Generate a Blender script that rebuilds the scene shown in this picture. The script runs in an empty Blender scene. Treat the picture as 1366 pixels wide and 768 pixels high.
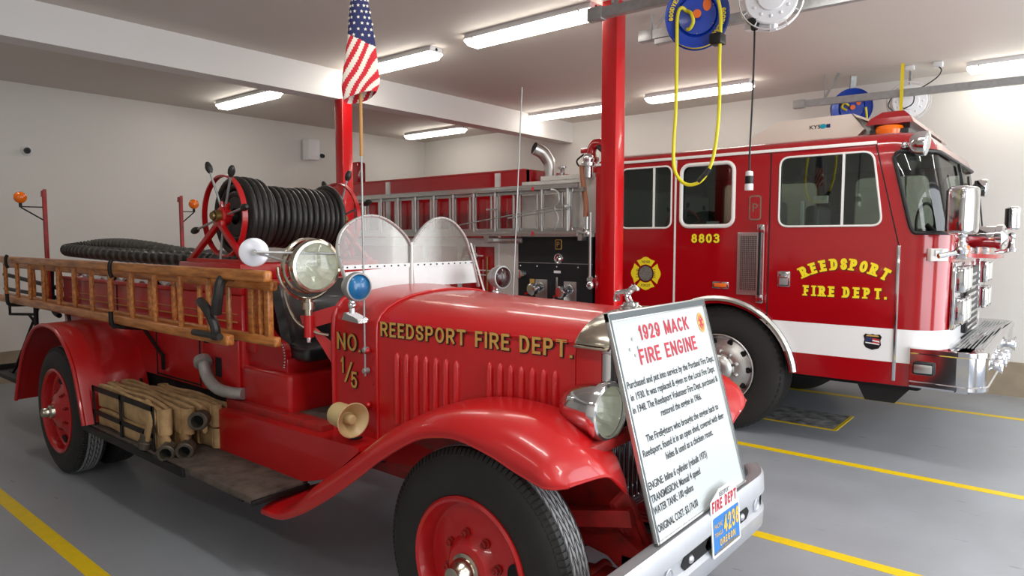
import bpy, bmesh, math, random
from mathutils import Vector as V, Matrix
random.seed(7)
PI = math.pi
scene = bpy.context.scene
COL = scene.collection
sin, cos, rad = math.sin, math.cos, math.radians

# ------------------------------------------------------------------ materials
def lin(c):
    c = c / 255.0
    return c / 12.92 if c <= 0.04045 else ((c + 0.055) / 1.055) ** 2.4
def rgb(r, g, b): return (lin(r), lin(g), lin(b), 1.0)

def mat(name, color, rough=0.5, metal=0.0, coat=0.0, var=0.0, scale=6.0, bump=0.0, bscale=40.0,
        emit=0.0, rvar=0.0, dirt=None, spec=0.5):
    m = bpy.data.materials.new(name); m.use_nodes = True
    nt = m.node_tree; N = nt.nodes; L = nt.links
    b = N['Principled BSDF']
    c = rgb(*color)
    b.inputs['Base Color'].default_value = c
    b.inputs['Roughness'].default_value = rough
    b.inputs['Metallic'].default_value = metal
    b.inputs['Coat Weight'].default_value = coat
    b.inputs['Coat Roughness'].default_value = 0.06
    b.inputs['Specular IOR Level'].default_value = spec
    if emit:
        b.inputs['Emission Color'].default_value = c
        b.inputs['Emission Strength'].default_value = emit
    if var or rvar or bump:
        tc = N.new('ShaderNodeTexCoord')
    if var or rvar:
        nz = N.new('ShaderNodeTexNoise'); nz.inputs['Scale'].default_value = scale
        nz.inputs['Detail'].default_value = 5; nz.inputs['Roughness'].default_value = 0.6
        L.new(tc.outputs['Object'], nz.inputs['Vector'])
        rp = N.new('ShaderNodeValToRGB')
        rp.color_ramp.elements[0].position = 0.3; rp.color_ramp.elements[1].position = 0.72
        lo = dirt and rgb(*dirt) or tuple(max(0, x * (1 - var)) for x in c[:3]) + (1,)
        hi = tuple(min(1, x * (1 + var)) for x in c[:3]) + (1,)
        rp.color_ramp.elements[0].color = lo; rp.color_ramp.elements[1].color = hi
        L.new(nz.outputs['Fac'], rp.inputs['Fac'])
        if var: L.new(rp.outputs['Color'], b.inputs['Base Color'])
        if rvar:
            mr = N.new('ShaderNodeMapRange')
            mr.inputs['To Min'].default_value = max(0, rough - rvar); mr.inputs['To Max'].default_value = rough + rvar
            L.new(nz.outputs['Fac'], mr.inputs['Value']); L.new(mr.outputs['Result'], b.inputs['Roughness'])
    if bump:
        n2 = N.new('ShaderNodeTexNoise'); n2.inputs['Scale'].default_value = bscale; n2.inputs['Detail'].default_value = 3
        L.new(tc.outputs['Object'], n2.inputs['Vector'])
        bp = N.new('ShaderNodeBump'); bp.inputs['Strength'].default_value = bump; bp.inputs['Distance'].default_value = 0.01
        L.new(n2.outputs['Fac'], bp.inputs['Height']); L.new(bp.outputs['Normal'], b.inputs['Normal'])
    return m

def glass(name, tint=(255, 255, 255), gloss=0.12, rough=0.02, haze=0.0, hcol=(200, 200, 200)):
    m = bpy.data.materials.new(name); m.use_nodes = True
    nt = m.node_tree; N = nt.nodes; L = nt.links
    N.remove(N['Principled BSDF']); out = N['Material Output']
    tr = N.new('ShaderNodeBsdfTransparent'); tr.inputs['Color'].default_value = rgb(*tint)
    gl = N.new('ShaderNodeBsdfGlossy'); gl.inputs['Roughness'].default_value = rough
    fr = N.new('ShaderNodeLayerWeight'); fr.inputs['Blend'].default_value = 0.35
    ma = N.new('ShaderNodeMath'); ma.operation = 'MULTIPLY_ADD'
    ma.inputs[1].default_value = 0.5; ma.inputs[2].default_value = gloss
    L.new(fr.outputs['Fresnel'], ma.inputs[0])
    mx = N.new('ShaderNodeMixShader'); L.new(ma.outputs[0], mx.inputs['Fac'])
    L.new(tr.outputs[0], mx.inputs[1]); L.new(gl.outputs[0], mx.inputs[2])
    last = mx
    if haze:
        df = N.new('ShaderNodeBsdfDiffuse'); df.inputs['Color'].default_value = rgb(*hcol)
        m2 = N.new('ShaderNodeMixShader'); m2.inputs['Fac'].default_value = haze
        L.new(mx.outputs[0], m2.inputs[1]); L.new(df.outputs[0], m2.inputs[2]); last = m2
    L.new(last.outputs[0], out.inputs['Surface'])
    return m

def tread_plate(name, color, scale):
    m = mat(name, color, 0.4, 0.3)
    nt = m.node_tree; N = nt.nodes; L = nt.links; b = N['Principled BSDF']
    tc = N.new('ShaderNodeTexCoord'); mp = N.new('ShaderNodeMapping'); mp.inputs['Rotation'].default_value = (0, rad(45), 0)
    vo = N.new('ShaderNodeTexVoronoi'); vo.inputs['Scale'].default_value = scale; vo.inputs['Randomness'].default_value = 0.0
    L.new(tc.outputs['Object'], mp.inputs['Vector']); L.new(mp.outputs['Vector'], vo.inputs['Vector'])
    bp = N.new('ShaderNodeBump'); bp.inputs['Strength'].default_value = 0.6; bp.inputs['Distance'].default_value = 0.004; bp.invert = True
    L.new(vo.outputs['Distance'], bp.inputs['Height']); L.new(bp.outputs['Normal'], b.inputs['Normal'])
    return m

def wood(name, c1, c2, scale=3.0):
    m = mat(name, c1, 0.42, coat=0.25)
    nt = m.node_tree; N = nt.nodes; L = nt.links; b = N['Principled BSDF']
    tc = N.new('ShaderNodeTexCoord'); mp = N.new('ShaderNodeMapping'); mp.inputs['Scale'].default_value = (2, 25, 14)
    nz = N.new('ShaderNodeTexNoise'); nz.inputs['Scale'].default_value = scale; nz.inputs['Detail'].default_value = 6
    L.new(tc.outputs['Object'], mp.inputs['Vector']); L.new(mp.outputs['Vector'], nz.inputs['Vector'])
    rp = N.new('ShaderNodeValToRGB'); rp.color_ramp.elements[0].position = 0.32; rp.color_ramp.elements[1].position = 0.68
    rp.color_ramp.elements[0].color = rgb(*c1); rp.color_ramp.elements[1].color = rgb(*c2)
    L.new(nz.outputs['Fac'], rp.inputs['Fac']); L.new(rp.outputs['Color'], b.inputs['Base Color'])
    return m

M = {}
M['wall'] = mat('wall_paint', (222, 219, 213), 0.55, var=0.02, scale=1.2, bump=0.05, bscale=120)
M['ceil'] = mat('ceiling_paint', (214, 207, 199), 0.7, var=0.02, scale=1.0)
M['beam'] = mat('beam_paint', (228, 225, 222), 0.55, var=0.015, scale=2)
M['stem'] = mat('bare_concrete', (158, 143, 122), 0.8, var=0.12, scale=5, bump=0.15)
M['line'] = mat('yellow_floor_paint', (240, 205, 10), 0.4, var=0.05, scale=14)
M['red'] = mat('antique_red_enamel', (192, 20, 24), 0.32, coat=0.4, var=0.05, scale=3.5, rvar=0.06)
M['redd'] = mat('worn_red_enamel', (172, 26, 26), 0.45, var=0.2, scale=14, dirt=(126, 36, 30))
M['ered'] = mat('engine_red_lacquer', (158, 6, 18), 0.16, coat=0.8, var=0.03, scale=2)
M['pred'] = mat('post_red_gloss', (206, 10, 20), 0.25, coat=0.5)
M['bred'] = mat('bright_red_lettering', (190, 24, 52), 0.5)
M['white'] = mat('white_lacquer', (240, 240, 240), 0.25, coat=0.4)
M['wtrim'] = mat('white_trim', (232, 230, 226), 0.35)
M['black'] = mat('black_paint', (20, 20, 22), 0.4)
M['blackm'] = mat('black_matte', (16, 16, 17), 0.8)
M['iron'] = mat('black_iron', (30, 29, 29), 0.5, 0.4, var=0.2, scale=20)
M['panel'] = mat('pump_panel_black', (26, 30, 34), 0.45, var=0.08, scale=12)
M['rubber'] = mat('tyre_rubber', (36, 35, 34), 0.62, var=0.14, scale=9, bump=0.08, bscale=60)
M['tread'] = mat('tyre_tread_grey', (150, 150, 152), 0.75, var=0.14, scale=16)
M['hoseblk'] = mat('black_hose_rubber', (40, 39, 37), 0.38, var=0.25, scale=18)
M['suction'] = mat('grey_suction_rubber', (92, 91, 86), 0.6, var=0.25, scale=14)
M['leather'] = mat('black_leather', (36, 38, 41), 0.33, coat=0.35, bump=0.06, bscale=70)
M['chrome'] = mat('chrome', (225, 225, 228), 0.09, 1.0)
M['nickel'] = mat('worn_nickel', (196, 188, 172), 0.22, 1.0, var=0.12, scale=10)
M['alu'] = mat('bright_aluminium', (205, 205, 203), 0.33, 1.0, var=0.06, scale=10)
M['alup'] = mat('painted_aluminium', (214, 214, 212), 0.42, 0.35, var=0.05, scale=8)
M['galv'] = mat('galvanised_steel', (168, 170, 170), 0.42, 0.5, var=0.14, scale=18)
M['silver'] = mat('silver_paint', (192, 194, 200), 0.36, 0.45, var=0.06, scale=7)
M['pipe'] = mat('dull_zinc_pipe', (176, 174, 172), 0.5, 0.5, var=0.15, scale=12)
M['dplate'] = tread_plate('tread_plate', (214, 211, 206), 34)
M['wood'] = wood('varnished_ladder_wood', (150, 82, 30), (214, 140, 70))
M['plank'] = mat('weathered_plank', (92, 80, 72), 0.75, var=0.35, scale=9, dirt=(60, 52, 47))
M['canvas'] = mat('tan_canvas_hose', (200, 166, 120), 0.85, var=0.1, scale=9, bump=0.25, bscale=150, dirt=(160, 128, 88))
M['cloth'] = mat('grey_canvas', (186, 184, 184), 0.85, var=0.12, scale=8)
M['cream'] = mat('cream_horn_paint', (208, 184, 134), 0.4, var=0.05, scale=8)
M['gold'] = mat('gold_leaf', (206, 164, 84), 0.45, 0.0, var=0.12, scale=40)
M['slate'] = mat('dark_grey_strip', (84, 92, 95), 0.4, 0.3)
M['bronze'] = mat('dark_bronze', (92, 84, 74), 0.5, 0.6, var=0.3, scale=24)
M['brass'] = mat('dull_brass', (140, 110, 62), 0.4, 0.8, var=0.2, scale=20)
M['ylet'] = mat('yellow_vinyl', (246, 222, 40), 0.4)
M['yel'] = mat('yellow_hose', (232, 220, 40), 0.42)
M['blue'] = mat('blue_reel_enamel', (14, 62, 178), 0.3, coat=0.3)
M['orange'] = mat('orange_sticker', (236, 112, 36), 0.45)
M['amber'] = mat('amber_lens', (236, 110, 8), 0.15, coat=0.6, emit=0.04)
M['whitep'] = mat('white_plastic', (232, 232, 234), 0.4)
M['signw'] = mat('white_sign_board', (206, 212, 213), 0.16, coat=0.5)
M['ink'] = mat('black_lettering', (28, 30, 34), 0.5)
M['fblue'] = mat('flag_blue', (38, 44, 92), 0.8)
M['fred'] = mat('flag_red', (206, 36, 50), 0.8)
M['fwhite'] = mat('flag_white', (236, 228, 216), 0.8)
M['stick'] = mat('varnished_staff', (180, 130, 70), 0.4)
M['pblue'] = mat('plate_blue', (36, 122, 200), 0.4)
M['teal'] = mat('teal_dot', (20, 160, 180), 0.4)
M['beige'] = mat('beige_gelcoat', (228, 217, 204), 0.4)
M['porange'] = mat('plate_gold_digits', (238, 190, 70), 0.4)
M['pdirt'] = mat('drain_plate_grey', (152, 152, 152), 0.6, var=0.6, scale=9, dirt=(28, 28, 28))
M['grey'] = mat('grey_vinyl', (92, 96, 96), 0.55)
M['dgrey'] = mat('dark_interior', (44, 48, 48), 0.6)
M['bhose'] = mat('brown_hose', (142, 90, 62), 0.6)
M['frame'] = mat('red_chassis_paint', (172, 28, 28), 0.5, var=0.25, scale=12, dirt=(116, 34, 28))
M['under'] = mat('dark_underbody', (38, 36, 34), 0.8, var=0.3, scale=10)
M['glass'] = glass('cab_glass', (216, 224, 218), 0.05)
M['shield'] = glass('clear_celluloid', (236, 232, 226), 0.03, 0.10, haze=0.16, hcol=(150, 146, 142))
M['lens'] = glass('clear_lens', (244, 247, 242), 0.04, 0.05)
M['lensb'] = mat('blue_lens', (6, 104, 160), 0.25, coat=.5)
M['lensr'] = mat('dark_red_lens', (52, 14, 16), 0.2, coat=.3)
M['reflector'] = mat('silvered_reflector', (246, 246, 238), 0.28, 0.45, bump=0.5, bscale=26)
M['tube'] = mat('fluorescent_diffuser', (255, 250, 240), 0.5, emit=12.0)
M['mirror'] = mat('mirror_face', (226, 228, 238), 0.3, 0.4)
M['graphite'] = mat('photo_emblem_grey', (128, 124, 118), 0.5, var=0.4, scale=120, dirt=(70, 66, 62))

# floor: painted concrete, worn gloss
def floor_mat():
    m = mat('painted_concrete_floor', (156, 161, 168), 0.34)
    nt = m.node_tree; N = nt.nodes; L = nt.links; b = N['Principled BSDF']
    tc = N.new('ShaderNodeTexCoord')
    n1 = N.new('ShaderNodeTexNoise'); n1.inputs['Scale'].default_value = 0.9; n1.inputs['Detail'].default_value = 8; n1.inputs['Roughness'].default_value = 0.65
    L.new(tc.outputs['Object'], n1.inputs['Vector'])
    r1 = N.new('ShaderNodeValToRGB'); r1.color_ramp.elements[0].position = 0.3; r1.color_ramp.elements[1].position = 0.75
    r1.color_ramp.elements[0].color = rgb(146, 150, 155); r1.color_ramp.elements[1].color = rgb(164, 170, 178)
    L.new(n1.outputs['Fac'], r1.inputs['Fac'])
    n2 = N.new('ShaderNodeTexNoise'); n2.inputs['Scale'].default_value = 7; n2.inputs['Detail'].default_value = 6
    mp = N.new('ShaderNodeMapping'); mp.inputs['Scale'].default_value = (0.5, 2.4, 1)
    L.new(tc.outputs['Object'], mp.inputs['Vector']); L.new(mp.outputs['Vector'], n2.inputs['Vector'])
    r2 = N.new('ShaderNodeValToRGB'); r2.color_ramp.elements[0].position = 0.68; r2.color_ramp.elements[1].position = 0.76
    L.new(n2.outputs['Fac'], r2.inputs['Fac'])
    mx = N.new('ShaderNodeMix'); mx.data_type = 'RGBA'
    L.new(r2.outputs['Color'], mx.inputs['Factor']); L.new(r1.outputs['Color'], mx.inputs['A'])
    mx.inputs['B'].default_value = rgb(92, 94, 97)
    L.new(mx.outputs['Result'], b.inputs['Base Color'])
    mr = N.new('ShaderNodeMapRange'); mr.inputs['To Min'].default_value = 0.22; mr.inputs['To Max'].default_value = 0.42
    L.new(n1.outputs['Fac'], mr.inputs['Value']); L.new(mr.outputs['Result'], b.inputs['Roughness'])
    return m
M['floor'] = floor_mat()

# ------------------------------------------------------------------ mesh builder
def frame_from(axis, up=None):
    a = V(axis).normalized()
    u = V(up) if up is not None else (V((0, 0, 1)) if abs(a.z) < 0.9 else V((1, 0, 0)))
    if abs(a.dot(u.normalized())) > .995: u = V((1, 0, 0)) if abs(a.x) < .9 else V((0, 1, 0))
    e1 = (u - a * u.dot(a)).normalized()
    return a, e1, a.cross(e1)

class MB:
    def __init__(self): self.v = []; self.f = []; self.mi = []; self.cur = 0
    def m(self, i): self.cur = i; return self
    def add(self, vs, fs):
        o = len(self.v); self.v += [V(x) for x in vs]
        for f in fs: self.f.append([o + i for i in f]); self.mi.append(self.cur)
        return self
    def bm(self, bm):
        bm.verts.ensure_lookup_table(); bm.verts.index_update()
        self.add([v.co.copy() for v in bm.verts], [[v.index for v in f.verts] for f in bm.faces]); bm.free(); return self
    def box(self, x0, x1, y0, y1, z0, z1, b=0.0, seg=2):
        bm = bmesh.new(); bmesh.ops.create_cube(bm, size=1)
        for v in bm.verts: v.co = V(((x0 + x1) / 2 + v.co.x * (x1 - x0), (y0 + y1) / 2 + v.co.y * (y1 - y0), (z0 + z1) / 2 + v.co.z * (z1 - z0)))
        if b: bmesh.ops.bevel(bm, geom=list(bm.edges), offset=b, segments=seg, affect='EDGES', profile=0.5)
        return self.bm(bm)
    def obox(self, c, ax, ay, az, hx, hy, hz, b=0.0, seg=2):
        bm = bmesh.new(); bmesh.ops.create_cube(bm, size=1)
        for v in bm.verts: v.co = V((v.co.x * 2 * hx, v.co.y * 2 * hy, v.co.z * 2 * hz))
        if b: bmesh.ops.bevel(bm, geom=list(bm.edges), offset=b, segments=seg, affect='EDGES', profile=0.5)
        ax, ay, az, c = V(ax), V(ay), V(az), V(c)
        for v in bm.verts: v.co = c + ax * v.co.x + ay * v.co.y + az * v.co.z
        return self.bm(bm)
    def bar(self, p0, p1, w, h, up=(0, 0, 1), b=0.0):
        p0, p1 = V(p0), V(p1); a, e1, e2 = frame_from(p1 - p0, up)
        return self.obox((p0 + p1) / 2, a, e2, e1, (p1 - p0).length / 2, w / 2, h / 2, b)
    def lathe(self, o, axis, prof, n=32, up=None, a0=0.0, a1=2 * PI, capA=False, capB=False):
        o = V(o); a, e1, e2 = frame_from(axis, up); full = abs(a1 - a0 - 2 * PI) < 1e-6
        k = n if full else n + 1; vs = []; fs = []
        for (r, h) in prof:
            for i in range(k):
                t = a0 + (a1 - a0) * i / n
                vs.append(o + a * h + (e1 * cos(t) + e2 * sin(t)) * r)
        for j in range(len(prof) - 1):
            for i in range(n if full else n):
                i2 = (i + 1) % k if full else i + 1
                fs.append([j * k + i, j * k + i2, (j + 1) * k + i2, (j + 1) * k + i])
        if capA: fs.append(list(range(k))[::-1])
        if capB: fs.append([(len(prof) - 1) * k + i for i in range(k)])
        return self.add(vs, fs)
    def cyl(self, p0, p1, r0, r1=None, n=16):
        p0, p1 = V(p0), V(p1); r1 = r0 if r1 is None else r1
        return self.lathe(p0, p1 - p0, [(r0, 0), (r1, (p1 - p0).length)], n, capA=True, capB=True)
    def tube(self, pts, r, n=8, closed=False, rs=None, sy=1.0, up=None):
        pts = [V(p) for p in pts]; k = len(pts); vs = []; fs = []; e1 = None
        for i, p in enumerate(pts):
            if closed: t = pts[(i + 1) % k] - pts[i - 1]
            else: t = pts[min(i + 1, k - 1)] - pts[max(i - 1, 0)]
            t.normalize()
            if e1 is None: _, e1, _ = frame_from(t, up)
            e1 = (e1 - t * e1.dot(t)).normalized(); e2 = t.cross(e1)
            rr = rs[i] if rs else r
            for j in range(n):
                q = 2 * PI * j / n
                vs.append(p + e1 * cos(q) * rr + e2 * sin(q) * rr * sy)
        for i in range(k if closed else k - 1):
            i2 = (i + 1) % k
            for j in range(n):
                j2 = (j + 1) % n
                fs.append([i * n + j, i * n + j2, i2 * n + j2, i2 * n + j])
        if not closed: fs.append(list(range(n))[::-1]); fs.append([(k - 1) * n + j for j in range(n)])
        return self.add(vs, fs)
    def prism(self, poly, off):
        k = len(poly); off = V(off); vs = [V(p) for p in poly] + [V(p) + off for p in poly]
        fs = [list(range(k))[::-1], [k + i for i in range(k)]] + [[i, (i + 1) % k, k + (i + 1) % k, k + i] for i in range(k)]
        return self.add(vs, fs)
    def loft(self, rings, closed=True, caps=True):
        k = len(rings[0]); vs = [p for r in rings for p in r]; fs = []
        for j in range(len(rings) - 1):
            for i in range(k if closed else k - 1):
                i2 = (i + 1) % k
                fs.append([j * k + i, j * k + i2, (j + 1) * k + i2, (j + 1) * k + i])
        if caps and closed: fs.append(list(range(k))[::-1]); fs.append([(len(rings) - 1) * k + i for i in range(k)])
        return self.add(vs, fs)
    def sheet(self, grid, th):
        """grid[row][col] of points, thickened along normals"""
        R, Cn = len(grid), len(grid[0]); g = [[V(p) for p in r] for r in grid]; nn = []
        for i in range(R):
            for j in range(Cn):
                du = g[min(i + 1, R - 1)][j] - g[max(i - 1, 0)][j]; dv = g[i][min(j + 1, Cn - 1)] - g[i][max(j - 1, 0)]
                q = du.cross(dv); nn.append(q.normalized() if q.length > 1e-9 else V((0, 0, 1)))
        top = [p for r in g for p in r]; bot = [p + n * th for p, n in zip(top, nn)]
        o = R * Cn; fs = []
        for i in range(R - 1):
            for j in range(Cn - 1):
                a, b, c, d = i * Cn + j, i * Cn + j + 1, (i + 1) * Cn + j + 1, (i + 1) * Cn + j
                fs.append([a, b, c, d][::-1]); fs.append([o + a, o + b, o + c, o + d])
        def side(idx):
            for a, b in zip(idx[:-1], idx[1:]): fs.append([a, b, o + b, o + a])
        side([j for j in range(Cn)]); side([(R - 1) * Cn + j for j in range(Cn)][::-1])
        side([i * Cn for i in range(R)][::-1]); side([i * Cn + Cn - 1 for i in range(R)])
        return self.add(top + bot, fs)
    def ball(self, c, r, s=(1, 1, 1), n=16):
        vs = []; fs = []; c = V(c); h = n // 2
        for j in range(h + 1):
            p = PI * j / h
            for i in range(n):
                t = 2 * PI * i / n
                vs.append(c + V((r * s[0] * sin(p) * cos(t), r * s[1] * sin(p) * sin(t), r * s[2] * cos(p))))
        for j in range(h):
            for i in range(n):
                i2 = (i + 1) % n; fs.append([j * n + i, (j + 1) * n + i, (j + 1) * n + i2, j * n + i2])
        return self.add(vs, fs)
    def text(self, s, o, xd, yd, size, sx=1.0, bold=0.0, align='LEFT', lift=0.0, spacing=1.0, width=None):
        """flat lettering in the plane (xd, yd); size = cap height; width squeezes the line to that length"""
        me = text_mesh(s, bold, align, spacing)
        xd, yd = V(xd).normalized(), V(yd).normalized(); n = xd.cross(yd)
        k = size / CAP; o = V(o) + n * lift
        if width:
            xs = [v[0] for v in me[0]]; w = max(xs) - min(xs); sx = width / (w * k)
        return self.add([o + xd * (x * k * sx) + yd * (y * k) for x, y in me[0]], me[1])
    def build(self, name, mats, parent=None, smooth=35, origin=None):
        me = bpy.data.meshes.new(name)
        off = V(parent_loc(parent)) if parent is not None else (V(origin) if origin is not None else V((0, 0, 0)))
        me.from_pydata([tuple(p - off) for p in self.v], [], self.f)
        for m_ in (mats if isinstance(mats, (list, tuple)) else [mats]): me.materials.append(M[m_] if isinstance(m_, str) else m_)
        if any(self.mi): me.polygons.foreach_set('material_index', self.mi)
        bm = bmesh.new(); bm.from_mesh(me)
        bmesh.ops.remove_doubles(bm, verts=bm.verts, dist=1e-5)
        bmesh.ops.recalc_face_normals(bm, faces=bm.faces); bm.to_mesh(me); bm.free()
        if smooth:
            me.polygons.foreach_set('use_smooth', [True] * len(me.polygons)); me.set_sharp_from_angle(angle=rad(smooth))
        ob = bpy.data.objects.new(name, me); COL.objects.link(ob)
        if parent is not None: ob.parent = parent
        elif origin is not None: ob.location = origin
        return ob

def parent_loc(p):
    l = V((0, 0, 0))
    while p is not None: l += p.location; p = p.parent
    return l
_tcache = {}
def text_mesh(s, bold, align, spacing):
    key = (s, bold, align, spacing)
    if key in _tcache: return _tcache[key]
    cu = bpy.data.curves.new('lettering', 'FONT'); cu.body = s; cu.size = 1.0; cu.offset = bold; cu.align_x = align
    cu.space_character = spacing; cu.resolution_u = 4
    ob = bpy.data.objects.new('lettering', cu); COL.objects.link(ob)
    dg = bpy.context.evaluated_depsgraph_get(); me = ob.evaluated_get(dg).to_mesh()
    r = ([(v.co.x, v.co.y) for v in me.vertices], [list(p.vertices) for p in me.polygons])
    ob.evaluated_get(dg).to_mesh_clear()
    bpy.data.objects.remove(ob); bpy.data.curves.remove(cu); _tcache[key] = r
    return r
CAP = max(y for x, y in text_mesh('H', 0.0, 'LEFT', 1.0)[0])

def tag(o, label=None, cat=None, group=None, kind=None):
    if label: o['label'] = label
    if cat: o['category'] = cat
    if group: o['group'] = group
    if kind: o['kind'] = kind
    return o
def thing(name, label, cat, loc, group=None):
    o = bpy.data.objects.new(name, None); COL.objects.link(o); o.location = loc; o.empty_display_size = 0.2
    return tag(o, label, cat, group)
def dup(root, loc, label=None):
    r = root.copy(); COL.objects.link(r); r.location = loc
    if label: r['label'] = label
    for ch in list(root.children):
        c = ch.copy(); COL.objects.link(c); c.parent = r
        for g in ch.children:
            d = g.copy(); COL.objects.link(d); d.parent = c
    return r
def circ(c, axis, r, n=24, up=None):
    a, e1, e2 = frame_from(axis, up); c = V(c)
    return [c + (e1 * cos(2 * PI * i / n) + e2 * sin(2 * PI * i / n)) * r for i in range(n)]
def rrect(x0, x1, y0, y1, r, n=5):
    pts = []
    for cx, cy, a in ((x1 - r, y1 - r, 0), (x0 + r, y1 - r, 90), (x0 + r, y0 + r, 180), (x1 - r, y0 + r, 270)):
        for i in range(n + 1):
            t = rad(a + 90 * i / n); pts.append((cx + r * cos(t), cy + r * sin(t)))
    return pts
def spline(pts, n=8, closed=False):
    pts = [V(p) for p in pts]; out = []; k = len(pts)
    for i in range(k if closed else k - 1):
        if closed: p0, p1, p2, p3 = pts[i - 1], pts[i], pts[(i + 1) % k], pts[(i + 2) % k]
        else: p0, p1, p2, p3 = pts[max(i - 1, 0)], pts[i], pts[i + 1], pts[min(i + 2, k - 1)]
        for j in range(n):
            t = j / n
            out.append(0.5 * (2 * p1 + (p2 - p0) * t + (2 * p0 - 5 * p1 + 4 * p2 - p3) * t * t + (3 * p1 - p0 - 3 * p2 + p3) * t ** 3))
    if not closed: out.append(pts[-1])
    return out


# ------------------------------------------------------------------ sign-writer's stroke lettering
def _arc(cx, cy, rx, ry, a0, a1, n=14): return [(cx + rx * cos(rad(a0 + (a1 - a0) * i / n)), cy + ry * sin(rad(a0 + (a1 - a0) * i / n))) for i in range(n + 1)]
def _sp(*p): return [(q.x, q.y) for q in spline([(a, b, 0) for a, b in p], 6)]
_P = [(0, 1), (.55, 1)] + _arc(.58, .735, .42, .265, 90, -90, 10) + [(0, .47)]
_O = _arc(.5, .5, .5, .5, 90, 450, 28)
_S = _sp((.97, .78), (.80, .96), (.5, 1), (.16, .94), (.02, .74), (.2, .57), (.5, .5), (.82, .42), (.99, .25), (.84, .06), (.5, 0), (.18, .05), (.02, .23))
_6 = [_arc(.5, .31, .5, .31, 0, 360, 22), _sp((.93, .82), (.78, .97), (.5, 1), (.2, .88), (.04, .6), (0, .31))]
GLY = {'A': (.74, [[(0, .03), (.5, 1), (1, .03)], [(.17, .3), (.83, .3)]]), 'C': (.64, [_arc(.5, .5, .5, .5, 42, 318, 22)]),
       'D': (.64, [[(.4, 1), (0, 1), (0, 0), (.4, 0)] + _arc(.42, .5, .58, .5, -90, 90) + [(.4, 1)]]), 'E': (.54, [[(1, 1), (0, 1), (0, 0), (1, 0)], [(0, .51), (.88, .51)]]),
       'F': (.52, [[(1, 1), (0, 1), (0, -.0)], [(0, .5), (.85, .5)]]), 'G': (.66, [_arc(.5, .5, .5, .5, 42, 345, 24) + [(1, .47), (.55, .47)]]), 'I': (0, [[(.5, 0), (.5, 1)]]),
       'K': (.66, [[(0, 0), (0, 1)], [(.98, .97), (.02, .36)], [(.33, .6), (1, .03)]]), 'M': (.80, [[(0, 0), (0, 1), (.5, .1), (1, 1), (1, 0)]]),
       'N': (.66, [[(0, 0), (0, 1), (1, 0), (1, 1)]]), 'O': (.68, [_O]), 'P': (.60, [[(0, 0), (0, 1)], _P]), 'R': (.63, [[(0, 0), (0, 1)], _P, [(.5, .47), (1, .03)]]), 'S': (.60, [_S]),
       'T': (.66, [[(0, 1), (1, 1)], [(.5, 1), (.5, 0)]]), 'Y': (.68, [[(0, .97), (.5, .45), (1, .97)], [(.5, .45), (.5, 0)]]), '0': (.58, [_O]),
       '1': (.34, [[(0, .76), (.75, .99), (.75, 0)]]), '2': (.58, [_sp((.03, .72), (.18, .93), (.5, 1), (.85, .92), (.97, .72), (.8, .48), (.3, .18)) + [(0, 0), (1, 0)]]),
       '3': (.58, [_sp((.06, .87), (.24, .98), (.5, 1), (.84, .93), (.94, .76), (.8, .58), (.45, .53)), _sp((.45, .53), (.84, .46), (1, .27), (.84, .06), (.5, 0), (.22, .02), (.03, .13))]),
       '4': (.62, [[(.74, 0), (.74, .98), (0, .27), (1, .27)]]), '5': (.58, [[(.93, 1), (.17, 1), (.09, .53)] + _sp((.12, .55), (.5, .64), (.86, .54), (1, .32), (.84, .07), (.5, 0), (.17, .05), (0, .2))]),
       '6': (.58, _6), '9': (.58, [[(1 - a, 1 - b) for a, b in p] for p in _6]), '8': (.58, [_arc(.5, .77, .41, .23, 0, 360, 20), _arc(.5, .265, .5, .265, 0, 360, 20)]),
       '.': (0, [[(.5, 0), (.5, .001)]]), 'H': (.64, [[(0, 0), (0, 1)], [(1, 0), (1, 1)], [(0, .5), (1, .5)]])}
SERIF = {'R': [(0, 0, 1, 1), (0, 1, 1, 0), (1, 0, .6, 1)], 'E': [(0, 0, 1, 0), (0, 1, 1, 0)], 'D': [(0, 0, 1, 0), (0, 1, 1, 0)], 'P': [(0, 0, 1, 1), (0, 1, 1, 0)], 'T': [(.5, 0, .45, .45)], 'F': [(0, 0, 1, 1), (0, 1, 1, 0)], 'I': [(.5, 0, 1, 1), (.5, 1, 1, 1)]}
def glyph_w(ch, w): return .34 if ch == ' ' else max(GLYW(ch), w)
def GLYW(ch): return GLY[ch][0]
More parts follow.
